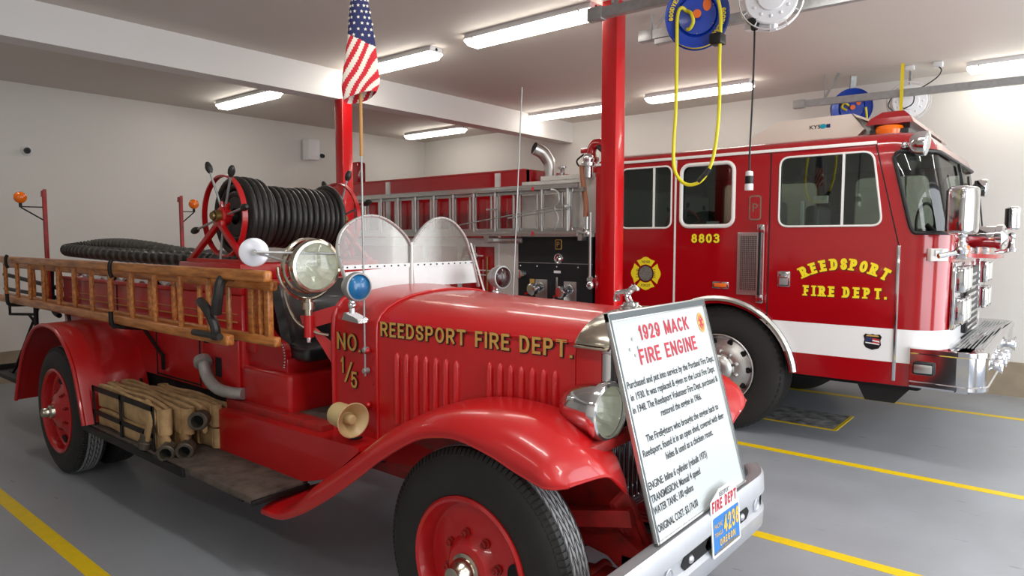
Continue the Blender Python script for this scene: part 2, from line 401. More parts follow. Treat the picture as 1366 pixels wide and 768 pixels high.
def letters(mb, s, o, xd, yd, size, w=.2, gap=.16, width=None, outline=0.0, lift=0.0, slab=False, align='LEFT', sx=1.0, drop=(0, 0)):
    """heavy stroke lettering; size = cap height, w = stroke / cap height"""
    xd, yd = V(xd).normalized(), V(yd).normalized(); n = xd.cross(yd); o = V(o) + n * lift
    e = w * .55 if slab else 0
    tot = sum(glyph_w(c, w) + (2 * e if c in SERIF and slab else 0) for c in s) + gap * (len(s) - 1)
    if width: sx = width / (tot * size)
    x = 0 if align == 'LEFT' else -tot / 2
    for ch in s:
        gw = glyph_w(ch, w); ee = e if (slab and ch in SERIF) else 0
        if ch != ' ':
            x += ee; X0 = x
            def mp(p): return (X0 + w / 2 + p[0] * (gw - w), w / 2 + p[1] * (1 - w))
            def put(q): return o + xd * ((q[0] + drop[0]) * size * sx) + yd * ((q[1] + drop[1]) * size) + n * (lay * .0002)
            paths = []
            for path in GLY[ch][1]:               # break strokes at sharp corners
                q_ = [V(mp(p)) for p in path]
                if (q_[0] - q_[-1]).length < 1e-4: paths.append(q_); continue
                cur = [q_[0]]
                for i in range(1, len(q_)):
                    cur.append(q_[i])
                    if i < len(q_) - 1 and (q_[i] - q_[i - 1]).normalized().dot((q_[i + 1] - q_[i]).normalized()) < -.3: paths.append(cur); cur = [q_[i]]
                paths.append(cur)
            lay = 0
            for P_ in paths:
                closed = (P_[0] - P_[-1]).length < 1e-4; lay += 1
                if closed: P_ = P_[:-1]
                k = len(P_); hw = w / 2 + outline
                def nrm_(a, b): d = (b - a); d = d / max(d.length, 1e-9); return V((-d.y, d.x))
                L_, R_ = [], []
                for i in range(k):
                    if closed or 0 < i < k - 1: n1, n2 = nrm_(P_[i - 1], P_[i]), nrm_(P_[i], P_[(i + 1) % k])
                    elif i == 0: n1 = n2 = nrm_(P_[0], P_[1])
                    else: n1 = n2 = nrm_(P_[-2], P_[-1])
                    m_ = n1 + n2
                    m_ = m_.normalized() if m_.length > 1e-6 else n1
                    q = hw / max(m_.dot(n1), .5); c = P_[i].copy()
                    if not closed and i in (0, k - 1):
                        d = (P_[0] - P_[1] if i == 0 else P_[-1] - P_[-2]).normalized(); c = c + d * (w / 2 + outline)
                    L_.append(c + m_ * q); R_.append(c - m_ * q)
                vs = [put(a) for a in L_] + [put(a) for a in R_]
                mb.add(vs, [[i, (i + 1) % k, k + (i + 1) % k, k + i] for i in range(k if closed else k - 1)])
            if slab:
                t = w * .62
                for (px, py, l_, r_) in SERIF.get(ch, []):
                    lay += 1
                    cx = mp((px, 0))[0]; x0, x1 = cx - w / 2 - e * l_ - outline, cx + w / 2 + e * r_ + outline; y0, y1 = (-outline, t + outline) if py == 0 else (1 - t - outline, 1 + outline)
                    mb.add([put((x0, y0)), put((x1, y0)), put((x1, y1)), put((x0, y1))], [[0, 1, 2, 3]])
            x += gw + ee + gap
        else: x += gw + gap
    return tot * size * sx

# ------------------------------------------------------------------ camera
cam = bpy.data.cameras.new('camera'); cam.sensor_width = 36; cam.lens = 911.0 / 1366 * 36; cam.clip_start = 0.05
co = bpy.data.objects.new('camera', cam); COL.objects.link(co)
fw = V((-0.6361, 0.7683, -0.0723)).normalized(); rt = fw.cross(V((0, 0, 1))).normalized(); up = rt.cross(fw)
co.matrix_world = Matrix(((rt.x, up.x, -fw.x, 0), (rt.y, up.y, -fw.y, 0), (rt.z, up.z, -fw.z, 1.65), (0, 0, 0, 1)))
scene.camera = co

# ------------------------------------------------------------------ the room
XB, XF, YL, YR, ZC = -9.4, 2.6, -2.6, 8.8, 3.42
def struct(name, mb, m, smooth=0): return tag(mb.build(name, m, smooth=smooth), kind='structure')
struct('floor', MB().box(XB - .2, XF + 6, YL - .2, YR + .2, -.1, 0), 'floor')
struct('ceiling', MB().box(XB - .2, XF + .2, YL - .2, YR + .2, ZC, ZC + .1), 'ceil')
struct('wall_back', MB().box(XB - .2, XB, YL - .2, YR + .2, .0, ZC), 'wall')
struct('wall_right', MB().box(XB, XF + .2, YR, YR + .2, .0, ZC), 'wall')
struct('wall_left', MB().box(XB, XF + .2, YL - .2, YL, .0, ZC), 'wall')
# front wall with two open doorways (behind the camera's right shoulder)
fwm = MB()
for y0, y1 in ((YL, .75), (4.25, 4.95), (8.05, YR)): fwm.box(XF, XF + .2, y0, y1, 0, ZC)
fwm.box(XF, XF + .2, .75, 4.25, 3.1, ZC); fwm.box(XF, XF + .2, 4.95, 8.05, 3.1, ZC)
struct('wall_front', fwm, 'wall')
struct('baseboard_back', MB().box(XB, XB + .03, YL, YR, 0, .36), 'stem')
struct('baseboard_right', MB().box(XB + .03, XF, YR - .03, YR, 0, .36), 'stem')
struct('ceiling_beam', MB().box(-6.3, -6.08, YL, YR, 3.12, ZC), 'beam')

for (y, x0, x1, lab) in ((1.2, -9.0, 2.4, 'yellow painted floor line at the near side of the antique engine'),
                         (3.74, -9.0, 2.4, 'yellow painted floor line running from behind the bumper of the antique engine'),
                         (5.35, -9.0, 2.4, 'yellow painted floor line along the near side of the modern engine'),
                         (7.69, -9.0, 2.4, 'yellow painted floor line on the far side of the modern engine')):
    tag(MB().box(x0, x1, y - .04, y + .04, 0, .0015).build('painted_line', 'line', smooth=0), lab, 'floor line', 'yellow bay lines on the floor')

# square steel posts
def post(x, y, z1, label):
    t = thing('support_post', label, 'post', (x, y, 0), 'red steel roof posts')
    MB().box(x - .065, x + .065, y - .065, y + .065, .012, z1, .006).build('shaft', 'pred', t)
    MB().box(x - .11, x + .11, y - .11, y + .11, 0, .012).build('base_plate', 'pred', t, smooth=0)
post(-6.1, 4.55, 3.12, 'red square steel post under the white beam, behind the hose reel')
post(-2.77, 4.55, ZC, 'red square steel post standing between the two fire engines, in front of the cab')

# ceiling lights
def light(xc, y, label):
    t = thing('ceiling_light', label, 'light', (xc, y, ZC - .11), 'fluorescent ceiling lights')
    z1 = ZC; x0, x1 = xc - .65, xc + .65
    hs = MB(); hs.prism([(x0, y - .075, z1), (x0, y + .075, z1), (x0, y + .085, z1 - .045), (x0, y - .085, z1 - .045)], (1.3, 0, 0))
    hs.build('housing', 'whitep', t, smooth=0)
    df = MB(); pr = [(y - .085, z1 - .045), (y + .085, z1 - .045), (y + .06, z1 - .1), (y - .06, z1 - .1)]
    df.loft([[(x0 + .03, a, b) for a, b in pr], [(x0, a, b * .3 + (z1 - .06) * .7) for a, b in pr]][::-1] +
            [[(x1 - .03, a, b) for a, b in pr], [(x1, a, b * .3 + (z1 - .06) * .7) for a, b in pr]])
    df.build('diffuser', 'tube', t, smooth=0)
    for xx in (x0 + .1, x1 - .1): MB().box(xx - .008, xx + .008, y - .09, y + .09, z1 - .06, z1 - .035).build('clip', 'alu', t, smooth=0)
    e = MB(); e.cyl((x1 - .001, y, z1 - .02), (x1 + .004, y, z1 - .02), .014); e.build('end_knockout', 'blackm', t)
light(-8.02, 4.55, 'lit fluorescent ceiling light nearest the back wall, left of the red post')
light(-5.33, 4.55, 'lit fluorescent ceiling light partly hidden behind the small flag')
light(-3.55, 4.5, 'lit fluorescent ceiling light in the near row, left of the tall post')
light(-8.18, 7.9, 'lit fluorescent ceiling light seen under the white beam above the ladder engine')
light(-5.45, 7.8, 'lit fluorescent ceiling light cut by the left edge of the tall post')
light(-3.55, 7.72, 'lit fluorescent ceiling light crossed by the hanging yellow hose')
light(-.3, 8.42, 'lit fluorescent ceiling light at the far right edge above the grey track')
light(-6.75, 1.36, 'lit fluorescent ceiling light at the top left corner by the beam')

def area(name, loc, rot, sx, sy, power, color):
    l = bpy.data.lights.new(name, 'AREA'); l.shape = 'RECTANGLE'; l.size = sx; l.size_y = sy; l.energy = power; l.color = color
    o = bpy.data.objects.new(name, l); COL.objects.link(o); o.location = loc; o.rotation_euler = rot; return o
# daylight coming in through the two open doorways
for yc, w, p in ((2.5, 3.4, 105), (6.5, 3.0, 105)):
    area('door_daylight', (XF + .1, yc, 1.65), (0, rad(90), 0), 2.8, w, p, (.93, .97, 1.0))
# unseen fill lamps added beyond the frame to brighten the engines' near sides
for lx, ly, lp_ in ((-1.45, 1.36, 20), (1.2, 1.36, 20), (-.9, 4.5, 20), (1.7, 4.5, 20), (-2.4, -1.2, 9), (.3, -1.2, 18), (2.3, 7.75, 20)):
    area('fill_lamp', (lx, ly, ZC - .11), (0, 0, 0), 1.25, .16, lp_, (1, .97, .92))
wd = bpy.data.worlds.new('sky'); scene.world = wd; wd.use_nodes = True
bg = wd.node_tree.nodes['Background']; bg.inputs['Color'].default_value = (.8, .88, 1, 1); bg.inputs['Strength'].default_value = 1.0
scene.view_settings.view_transform = 'Standard'
scene.view_settings.look = 'None'
scene.view_settings.exposure = 0.18
# ================================================================== ANTIQUE FIRE ENGINE
C0 = 2.5                                       # its centre line (y); it faces +x
mk = thing('antique_fire_engine', 'red antique fire engine with open seat and wooden ladders, in front', 'fire engine', (-3.6, C0, 0))
def S(h, s): return C0 + s * h                 # lateral offset

PA = [(0, 1.385), (.12, 1.381), (.24, 1.366), (.32, 1.346), (.385, 1.318), (.43, 1.285), (.449, 1.25), (.455, 1.2), (.455, .60)]
PB = [(0, 1.352), (.10, 1.349), (.19, 1.338), (.25, 1.324), (.31, 1.302), (.35, 1.277), (.368, 1.25), (.372, 1.2), (.372, .66)]
def section(prof, x, grow=0.0, zmin=None):
    L_ = []
    for h, z in prof:
        k = 0 if h == 0 else 1
        zz = z + (grow if z > 1.22 else 0)
        if zmin is not None: zz = max(zz, zmin)
        L_.append((h + grow * k, zz))
    return [(x, S(h, -1), z) for h, z in L_[::-1]] + [(x, S(h, 1), z) for h, z in L_[1:]]
def mixp(a, b, t): return [(p[0] * (1 - t) + q[0] * t, p[1] * (1 - t) + q[1] * t) for p, q in zip(a, b)]

# hood with pressed louvres
hd = MB(); N_ = 10
hd.loft([section(mixp(PA, PB, i / N_), -2.515 + 1.065 * i / N_) for i in range(N_ + 1)])
def hood_y(x, s): return S(.455 + (.372 - .455) * (x + 2.515) / 1.065, s)
for s in (-1, 1):
    for k in range(14):
        x = (-2.385 + .0585 * k) if k < 7 else (-1.855 + .0528 * (k - 7))
        z0, z1, w, d = .80, 1.13 + .012 * (k >= 7), .017, .02
        rings = []
        for z, q in ((z0, 1), (z1 - .03, 1), (z1 - .014, .8), (z1 - .004, .45), (z1, .02)):
            rings.append([(x + w * q * cos(PI * j / 6), hood_y(x, s) + s * d * q * sin(PI * j / 6) - s * .001, z) for j in range(7)])
        hd.loft(rings, closed=False)
hood = hd.build('hood', 'red', mk, smooth=40)
# raised seams + hinge rods of the hood
sm = MB()
for x, p, r in ((-2.515, PA, .0065),): sm.tube(section(p, x, .004), r, 8)
for s in (-1, 1): sm.tube([(-2.50, S(.452, s) , 1.262), (-1.46, S(.375, s), 1.258)], .0035, 6)
for z in (1.12, .86):
    sm.lathe((-2.57, S(.46, -1), z), (0, -1, 0), [(.0, .026), (.012, .024), (.016, .012), (.012, 0)], 14)
sm.build('hood_seam', 'red', hood)
lt = MB()
xd = V((1.065, .083, 0))
ho_ = V((-2.487, S(.453, -1), 1.197))
letters(lt.m(0), 'REEDSPORT FIRE DEPT.', ho_, xd, (0, 0, 1), .068, .165, .17, width=1.03, outline=.04, lift=.0015, drop=(.03, -.03))
letters(lt.m(1), 'REEDSPORT FIRE DEPT.', ho_, xd, (0, 0, 1), .068, .165, .17, width=1.03, lift=.0045)
tag(lt.build('lettering', ['ink', 'gold'], hood, smooth=0), 'gold lettering reading REEDSPORT FIRE DEPT.')

# cowl
cw = MB()
PA2 = [(h * 1.0, z) for h, z in PA]
PC = [(0, 1.405), (.12, 1.402), (.24, 1.39), (.33, 1.372), (.40, 1.34), (.44, 1.30), (.455, 1.26), (.46, 1.2), (.46, .60)]
cw.loft([section(PC, -2.845), section(PC, -2.80), section(mixp(PC, PA, .6), -2.65), section(PA, -2.525)])
cowl = cw.build('cowl', 'red', mk, smooth=40)
bd = MB(); bd.tube(section(PC, -2.845, .002), .0125, 10)
for x in (-2.835, -2.535):
    for z in (.72, .84, .96, 1.08, 1.2): bd.ball((x + (.018 if x < -2.7 else -.012), S(.46, -1), z), .0045, n=6)
bd.build('cowl_bead', 'red', cowl)
cl = MB()
yo = S(.461, -1)
for mi, dx, dz, bo, lf in ((0, .002, -.002, .026, .001), (1, 0, 0, .010, .004)):
    cl.m(mi)
    ol_ = .035 if mi == 0 else 0
    letters(cl, 'NO.', (-2.812 + dx, yo, 1.105 + dz), (1, 0, 0), (0, 0, 1), .084, .145, .14, width=.185, outline=ol_, lift=lf)
    letters(cl, '1', (-2.785 + dx, yo, .99 + dz), (1, 0, 0), (0, 0, 1), .08, .145, outline=ol_, lift=lf)
    letters(cl, '5', (-2.705 + dx, yo, .925 + dz), (1, 0, 0), (0, 0, 1), .08, .15, outline=ol_, lift=lf)
    cl.prism([(-2.76 + dx, yo - lf, .945 + dz), (-2.745 + dx, yo - lf, .945 + dz), (-2.69 + dx, yo - lf, 1.05 + dz), (-2.705 + dx, yo - lf, 1.05 + dz)], (0, -.0004, 0))
tag(cl.build('lettering', ['ink', 'gold'], cowl, smooth=0), 'gold lettering reading NO. 1/5')

# radiator
rs = MB()
PS = [(h, z) for h, z in PB if z > 1.21] + [(.372, 1.25)]
def shell_sec(x, g):
    pr = [(0, 1.356), (.10, 1.353), (.19, 1.343), (.25, 1.33), (.30, 1.312), (.345, 1.285), (.372, 1.258), (.374, 1.245)]
    pts = [(h + (g if h else 0), z + g) for h, z in pr]
    return [(x, S(h, -1), z) for h, z in pts[::-1]] + [(x, S(h, 1), z) for h, z in pts[1:]]
def shell_in(x): return [(x, y, z - .03) for _, y, z in shell_sec(x, -.012)]
rs.loft([shell_sec(-1.45, .004), shell_sec(-1.44, .01), shell_sec(-1.325, .01), shell_sec(-1.30, .002), shell_sec(-1.296, -.012), shell_in(-1.30)], closed=False)
for s in (-1, 1): rs.box(-1.45, -1.30, min(S(.36, s), S(.386, s)), max(S(.36, s), S(.386, s)), 1.238, 1.25, .003)
rs.build('radiator_shell', 'nickel', mk, smooth=40)
rc = MB()
rc.m(0).box(-1.45, -1.335, S(.37, -1), S(.37, 1), .60, 1.245, .004)
rc.build('radiator_casing', 'red', mk)
rf = MB()
for s in (-1, 1):
    y0, y1 = sorted((S(.372, s), S(.335, s))); rf.box(-1.335, -1.293, y0, y1, .62, 1.24, .012)
rf.box(-1.335, -1.293, S(.372, -1), S(.372, 1), .60, .64, .01); rf.box(-1.335, -1.293, S(.372, -1), S(.372, 1), 1.22, 1.25, .008)
rf.build('radiator_frame', 'chrome', mk)
gr = MB()
gr.m(1).box(-1.345, -1.33, S(.335, -1), S(.335, 1), .64, 1.22)
k = 0; y = S(.328, -1)
while y < S(.33, 1):
    gr.m(0).cyl((-1.305, y, .635), (-1.305, y, 1.23), .0095, n=8); y += .034
gr.build('radiator_grille', ['chrome', 'blackm'], mk)
rcap = MB(); rcap.lathe((-1.425, C0, 1.352), (0, 0, 1), [(.05, 0), (.05, .018), (.036, .022), (.032, .034), (0, .036)], 20)
cap_ = rcap.build('radiator_cap', 'chrome', mk)
# small chrome animal standing on the cap, facing forward
an = MB(); zb = 1.386
ox = -1.455
an.tube(spline([(ox - .045, C0, zb + .038), (ox - .02, C0, zb + .046), (ox + .01, C0, zb + .05), (ox + .03, C0, zb + .06), (ox + .042, C0, zb + .07)], 3), .018, 10)
an.ball((ox - .045, C0, zb + .038), .019, n=10); an.ball((ox + .015, C0, zb + .046), .023, n=10)
an.ball((ox + .055, C0, zb + .075), .02, (1.1, 1, .9), n=10); an.obox((ox + .072, C0, zb + .07), (1, 0, 0), (0, 1, 0), (0, 0, 1), .01, .013, .01, .004)
for sx_, dx in ((-.045, -.004), (.018, .014)):
    for s in (-1, 1): an.tube([(ox + sx_, C0 + s * .013, zb + .04), (ox + sx_ + dx * .4 - .004, C0 + s * .018, zb + .02), (ox + sx_ + dx, C0 + s * .018, zb)], .009, 6)
for s in (-1, 1): an.lathe((ox + .05, C0 + s * .013, zb + .088), (0, s * .4, 1), [(.007, 0), (.0, .012)], 6)
an.v = [V((ox, C0, zb)) + (p - V((ox, C0, zb))) * .78 for p in an.v]
an.build('hood_ornament', 'chrome', cap_)

# front fenders with inner aprons
FS = [(-2.97, .335, .375, .38), (-2.82, .345, .39, .40), (-2.70, .39, .465, .49), (-2.59, .445, .56, .60), (-2.40, .56, .685, .715), (-2.21, .69, .815, .84),
      (-2.07, .79, .905, .92), (-1.88, .90, .985, .985), (-1.76, .935, 1.015, 1.008), (-1.65, .945, 1.028, 1.015), (-1.5, .92, 1.03, 1.008), (-1.4, .89, 1.015, .985), (-1.3, .865, .98, .93)]
def fender_row(s, xo, zo, xr, zr, xi, zi, yi=2.07, yo_=1.70):
    P = [V((xo, yo_, zo)), V((xo, yo_ + .002, zo + .35 * (zr - zo))), V((.7 * xo + .3 * xr, yo_ + .05, zo + .80 * (zr - zo))), V((xr, yo_ + .15, zr)), V((.5 * xr + .5 * xi, (yo_ + .15 + yi) / 2, (zr + zi) / 2 + .008)), V((xi, yi, zi))]
    Q = spline(P, 3)
    return [(p.x, p.y if s < 0 else 2 * C0 - p.y, p.z) for p in Q]
for s in (-1, 1):
    rows = []
    base = spline([V((x, zo, 0)) for x, zo, zr, zi in FS], 3); rr_ = spline([V((x, zr, zi)) for x, zo, zr, zi in FS], 3)
    for a, b in zip(base, rr_): rows.append(fender_row(s, a.x, a.y, b.x, b.y, b.x, b.z))
    rows.append(fender_row(s, -1.275, .86, -1.23, .945, -1.235, .87))
    rows.append(fender_row(s, -1.245, .860, -1.19, .905, -1.20, .80, yo_=1.715))
    rows.append(fender_row(s, -1.215, .862, -1.172, .868, -1.19, .755, yo_=1.75))
    if s > 0: rows = [r[::-1] for r in rows]
    fm = MB(); fm.sheet(rows, .006)
    fd = fm.build('front_fender', 'red', mk, smooth=50)
    eb = MB(); edge = [r[0] if s < 0 else r[-1] for r in rows]; fe = rows[-1] if s < 0 else rows[-1][::-1]
    eb.tube(edge + fe[1:], .0075, 8); eb.build('rolled_edge', 'red', fd)
    ap = MB()                                   # apron under the front of the fender
    ap.prism([(-1.19, S(.43, s), .76), (-1.19, S(.36, s), .70), (-1.14, S(.25, s), .42), (-1.20, S(.29, s), .42), (-1.24, S(.38, s), .62), (-1.24, S(.43, s), .70)][::(1 if s < 0 else -1)], (-.02, 0, 0))
    ap.sheet([[(-2.45, S(.44, s), .74), (-2.0, S(.44, s), .90), (-1.6, S(.44, s), .985), (-1.3, S(.43, s), .90), (-1.21, S(.425, s), .77)],
              [(-2.45, S(.40, s), .56), (-2.0, S(.39, s), .56), (-1.6, S(.38, s), .56), (-1.3, S(.36, s), .54), (-1.17, S(.31, s), .50)]], .008)
    ap.build('fender_apron', 'redd', fd, smooth=30)

# rear fenders
RF = [(-6.50, .36), (-6.42, .52), (-6.29, .73), (-6.15, .86), (-5.99, .965), (-5.87, 1.005), (-5.74, 1.025), (-5.6, 1.02), (-5.48, 1.0), (-5.35, .935), (-5.25, .86), (-5.17, .76), (-5.09, .57), (-5.03, .41)]
for s in (-1, 1):
    ct = spline([V((x * .972, 1.65 - (1.65 - z) * .972, 0)) for x, z in RF], 2); rows = []
    for p in ct:
        q = V((p.x + 5.56, p.y - .45)); q.normalize()
        rows.append([(p.x + q.x * o, 1.575 + dy if s < 0 else 2 * C0 - 1.575 - dy, p.y + q.y * o) for dy, o in ((0, 0), (.03, .006), (.2, .012), (.43, .01))])
    if s > 0: rows = [r[::-1] for r in rows]
    fm = MB(); fm.sheet(rows, .006)
    fd = fm.build('rear_fender', 'red', mk, smooth=50)
    eb = MB(); eb.tube([r[0] if s < 0 else r[-1] for r in rows], .014, 8); eb.build('rolled_edge', 'red', fd)

# wheels
def wheel(cx, yf, zc, s, holes, R=.45, width=.20, dual=False, front=True):
    K = .915 if front else 1.0
    """yf = outer face of the tyre, s = side"""
    ax = (0, s, 0); o = V((cx, yf, zc))
    ty = MB()
    prof = [(.285 * K, -.012), (.30 * K, .0), (.335, .004), (.385, 0), (.415, -.012), (.438, -.03), (R - .006, -.045), (R - .005, -.055), (R - .005, -width + .055), (R - .008, -width + .04), (.425, -width + .02), (.38, -width), (.30 * K, -width), (.285 * K, -width + .012)]
    ty.m(0).lathe(o, ax, prof, 64)
    if dual:
        ty.lathe(o + V((0, -s * .24, 0)), ax, prof, 48)
    a, e1, e2 = frame_from(ax)
    # zig-zag tread ribs
    nseg = 60; bands = 5; w0, w1 = -width + .05, -.05
    for b in range(bands):
        hc = w0 + (w1 - w0) * (b + .5) / bands; hw = (w1 - w0) / bands * .5 - .0035
        for i in range(nseg):
            t0 = 2 * PI * (i + .12) / nseg; t1 = 2 * PI * (i + .88) / nseg; sh = .7 * 2 * PI / nseg
            rr_ = R + .0045
            def pt(t, h, r): return o + a * h + (e1 * cos(t) + e2 * sin(t)) * r
            d = sh if b % 2 else -sh
            q = [pt(t0 - d / 2, hc - hw, rr_), pt(t1 - d / 2, hc - hw, rr_), pt(t1 + d / 2, hc + hw, rr_), pt(t0 + d / 2, hc + hw, rr_)]
            q2 = [pt(t0 - d / 2, hc - hw, R - .004), pt(t1 - d / 2, hc - hw, R - .004), pt(t1 + d / 2, hc + hw, R - .004), pt(t0 + d / 2, hc + hw, R - .004)]
            ty.m(1).add(q + q2, [[0, 1, 2, 3], [0, 4, 5, 1], [1, 5, 6, 2], [2, 6, 7, 3], [3, 7, 4, 0]])
    for i in range(nseg * 2):                    # shoulder lugs
        t0 = 2 * PI * (i + .15) / (nseg * 2); t1 = 2 * PI * (i + .85) / (nseg * 2)
        ty.m(0)
        P = [pt(t, h, r) for t in (t0, t1) for h, r in ((-.047, R + .002), (-.026, .443), (-.013, .420))]
        P2 = [pt(t, h, r) for t in (t0, t1) for h, r in ((-.047, R - .008), (-.03, .435), (-.016, .41))]
        ty.add(P + P2, [[0, 1, 4, 3], [1, 2, 5, 4], [0, 6, 7, 1], [1, 7, 8, 2], [3, 4, 10, 9], [4, 5, 11, 10], [2, 8, 11, 5]])
    rm = MB()
    if front: pr = [(.298, -.03), (.298, .006), (.288, .014), (.276, .008), (.262, -.02), (.252, -.05), (.235, -.052), (.17, -.036), (.135, -.03), (.118, -.012), (.10, .002), (.07, .006), (.0, .006)]
    else: pr = [(.298, -.03), (.298, .004), (.285, .010), (.272, -.004), (.262, -.05), (.25, -.06), (.20, -.05), (.15, -.035), (.125, -.01), (.105, .0), (.08, .004), (.06, .02), (.0, .02)]
    rm.m(0).lathe(o, ax, [(r * K, h) for r, h in pr], 48)
    for ang in holes:                            # oval hand holes
        t = rad(ang); up_ = V((cos(t), 0, sin(t))); tg = V((-sin(t), 0, cos(t)))
        cc = o + up_ * .208 * K + V((0, s * (-.0425), 0))
        pts = [cc + up_ * (u * .028) + tg * (v * .045) + V((0, s * (.0035 - .007 * (u > 0) ), 0)) for u, v in [(cos(q), sin(q)) for q in [2 * PI * i / 18 for i in range(18)]]]
        rm.m(1).prism(pts, V((0, s * .0035, 0)))
    tyre = rm.build('wheel', ['red', 'blackm'], mk, smooth=30)
    ty.build('tyre', ['rubber', 'tread'], tyre, smooth=30)
    hb = MB()
    if front: hb.lathe(o, ax, [(.066, .0), (.066, .014), (.054, .018), (.054, .034), (.047, .05), (.038, .066), (.036, .08), (.017, .086), (0, .086)], 24)
    else: hb.lathe(o, ax, [(.05, .01), (.046, .04), (.034, .05), (.032, .08), (.026, .09), (0, .092)], 20)
    hb.build('hub_cap', 'nickel', tyre)
    for i in range(8):
        t = 2 * PI * (i + .3) / 8; c = o + V((cos(t) * .128, s * -.03, sin(t) * .128))
        lg = MB(); lg.lathe(c, ax, [(.019, 0), (.019, .006), (.013, .007), (.013, .02), (.007, .022), (.006, .032), (0, .033)], 8)
        lg.build('lug_nut', 'redd', tyre)
wheel(-1.665, 1.755, .442, -1, (6, 246), R=.442, width=.19)
wheel(-1.665, 2 * C0 - 1.755, .442, 1, (8, 188), R=.442, width=.19)
wheel(-5.47, 1.595, .445, -1, (92, 272), R=.445, dual=True, front=False)
wheel(-5.47, 2 * C0 - 1.595, .445, 1, (92, 272), R=.445, dual=True, front=False)

# chassis, axles, springs
ch = MB()
for s in (-1, 1):
    y0, y1 = sorted((S(.30, s), S(.37, s)))
    ch.m(0).box(-6.6, -1.5, y0, y1, .50, .62, .006)
    pts = [(-1.5, .62), (-1.3, .60), (-1.16, .52), (-1.10, .44), (-1.13, .38), (-1.2, .40), (-1.3, .47), (-1.5, .50)]
    ch.prism([(x, y0, z) for x, z in pts], (0, y1 - y0, 0))
    for k, (x0, x1) in enumerate(((-2.05, -1.2), (-1.95, -1.3), (-1.86, -1.4))):
        zz = .37 - .018 * k
        ch.sheet([[(x, y, zz + .05 * ((x + 1.62) / .45) ** 2) for x in [x0 + (x1 - x0) * i / 8 for i in range(9)]] for y in (y0, y1)], .014)
    ch.cyl((-1.15, y0 - .02, .40), (-1.15, y1 + .02, .40), .028, n=12)
    ch.bar((-1.655, (y0 + y1) / 2, .30), (-1.655, (y0 + y1) / 2, .40), .10, .07)
ch.tube([(-1.655, 1.86, .45), (-1.655, 2.0, .42), (-1.655, 2.12, .33), (-1.655, C0, .31), (-1.655, 2.88, .33), (-1.655, 3.0, .42), (-1.655, 3.14, .45)], .035, 10)
ch.box(-1.25, -1.15, S(.37, -1), S(.37, 1), .44, .50, .01)
for x in (-2.6, -3.6, -4.6): ch.box(x - .04, x + .04, S(.3, -1), S(.3, 1), .50, .60, .005)
ch.cyl((-5.47, 1.9, .445), (-5.47, 3.1, .445), .05, n=12); ch.ball((-5.47, C0, .445), .17, n=16)
ch.m(1).box(-2.45, -1.5, 2.3, 2.7, .36, .64, .04); ch.box(-4.6, -2.5, 2.36, 2.64, .40, .62, .03)
ch.box(-6.5, -3.7, 2.06, 2.94, .60, .72, .01)
ch.box(-3.9, -2.55, 2.1, 2.9, .56, .66, .01)
ch.cyl((-5.6, C0, .46), (-2.4, C0, .48), .035, n=10)
ch.m(0)
for s in (-1, 1):
    ch.lathe((-1.665, S(.56, s), .442), (0, s, 0), [(0, -.06), (.17, -.06), (.18, -.05), (.18, .02), (.1, .03), (0, .03)], 28)   # brake drums
    ch.cyl((-1.60, S(.50, s), .36), (-1.60, S(.50, s), .60), .035, n=12); ch.lathe((-1.50, S(.50, s), .585), (1, -.3 * s * -1, 0), [(0, -.1), (.05, -.1), (.055, 0), (.045, .04), (.03, .05), (0, .05)], 16)
    ch.bar((-1.5, S(.46, s), .60), (-1.18, S(.40, s), .66), .05, .06)
    ch.box(-1.36, -1.10, min(S(.30, s), S(.44, s)), max(S(.30, s), S(.44, s)), .345, .40, .012); ch.cyl((-1.12, S(.28, s), .37), (-1.12, S(.46, s), .37), .036, n=12); ch.cyl((-1.36, S(.28, s), .375), (-1.36, S(.46, s), .375), .032, n=12)
ch.build('chassis', ['frame', 'under'], mk)

# running boards, valances, floor
for s in (-1, 1):
    def Y2(a, b): return sorted((a if s < 0 else 2 * C0 - a, b if s < 0 else 2 * C0 - b))
    rb = MB(); y0, y1 = Y2(1.625, 1.93); rb.box(-5.03, -2.93, y0, y1, .405, .44, .004)
    rbo = rb.build('running_board', 'plank', mk)
    ib = MB(); y0, y1 = Y2(1.61, 1.627); ib.box(-5.03, -3.6, y0, y1, .385, .43, .003); y0, y1 = Y2(1.62, 1.93); ib.box(-2.93, -2.915, y0, y1, .40, .425, .002)
    for x in (-4.7, -3.9, -3.1): y0, y1 = Y2(1.66, 2.2); ib.box(x - .02, x + .02, y0, y1, .37, .405)
    ib.build('edge_iron', 'iron', rbo)
    vl = MB(); ya = 1.90 if s < 0 else 2 * C0 - 1.90
    vl.prism([(-3.79, ya, .44), (-2.93, ya, .44), (-2.72, ya, .50), (-2.48, ya, .68), (-2.48, ya, .70), (-3.79, ya, .672)], (0, -s * .15, 0))
    vl.build('valance', 'red', mk, smooth=0)
    sl = MB(); y0, y1 = Y2(1.955, 2.05); sl.box(-3.78, -2.845, y0, y1, .665, .725, .006); sl.build('sill', 'redd', mk)
fl = MB(); fl.box(-3.20, -2.85, 2.04, 2.96, .69, .72, .004); fl.build('floorboard', 'plank', mk)
db = MB(); db.box(-2.855, -2.848, 2.08, 2.92, .74, 1.33); db.build('dashboard', 'black', mk)

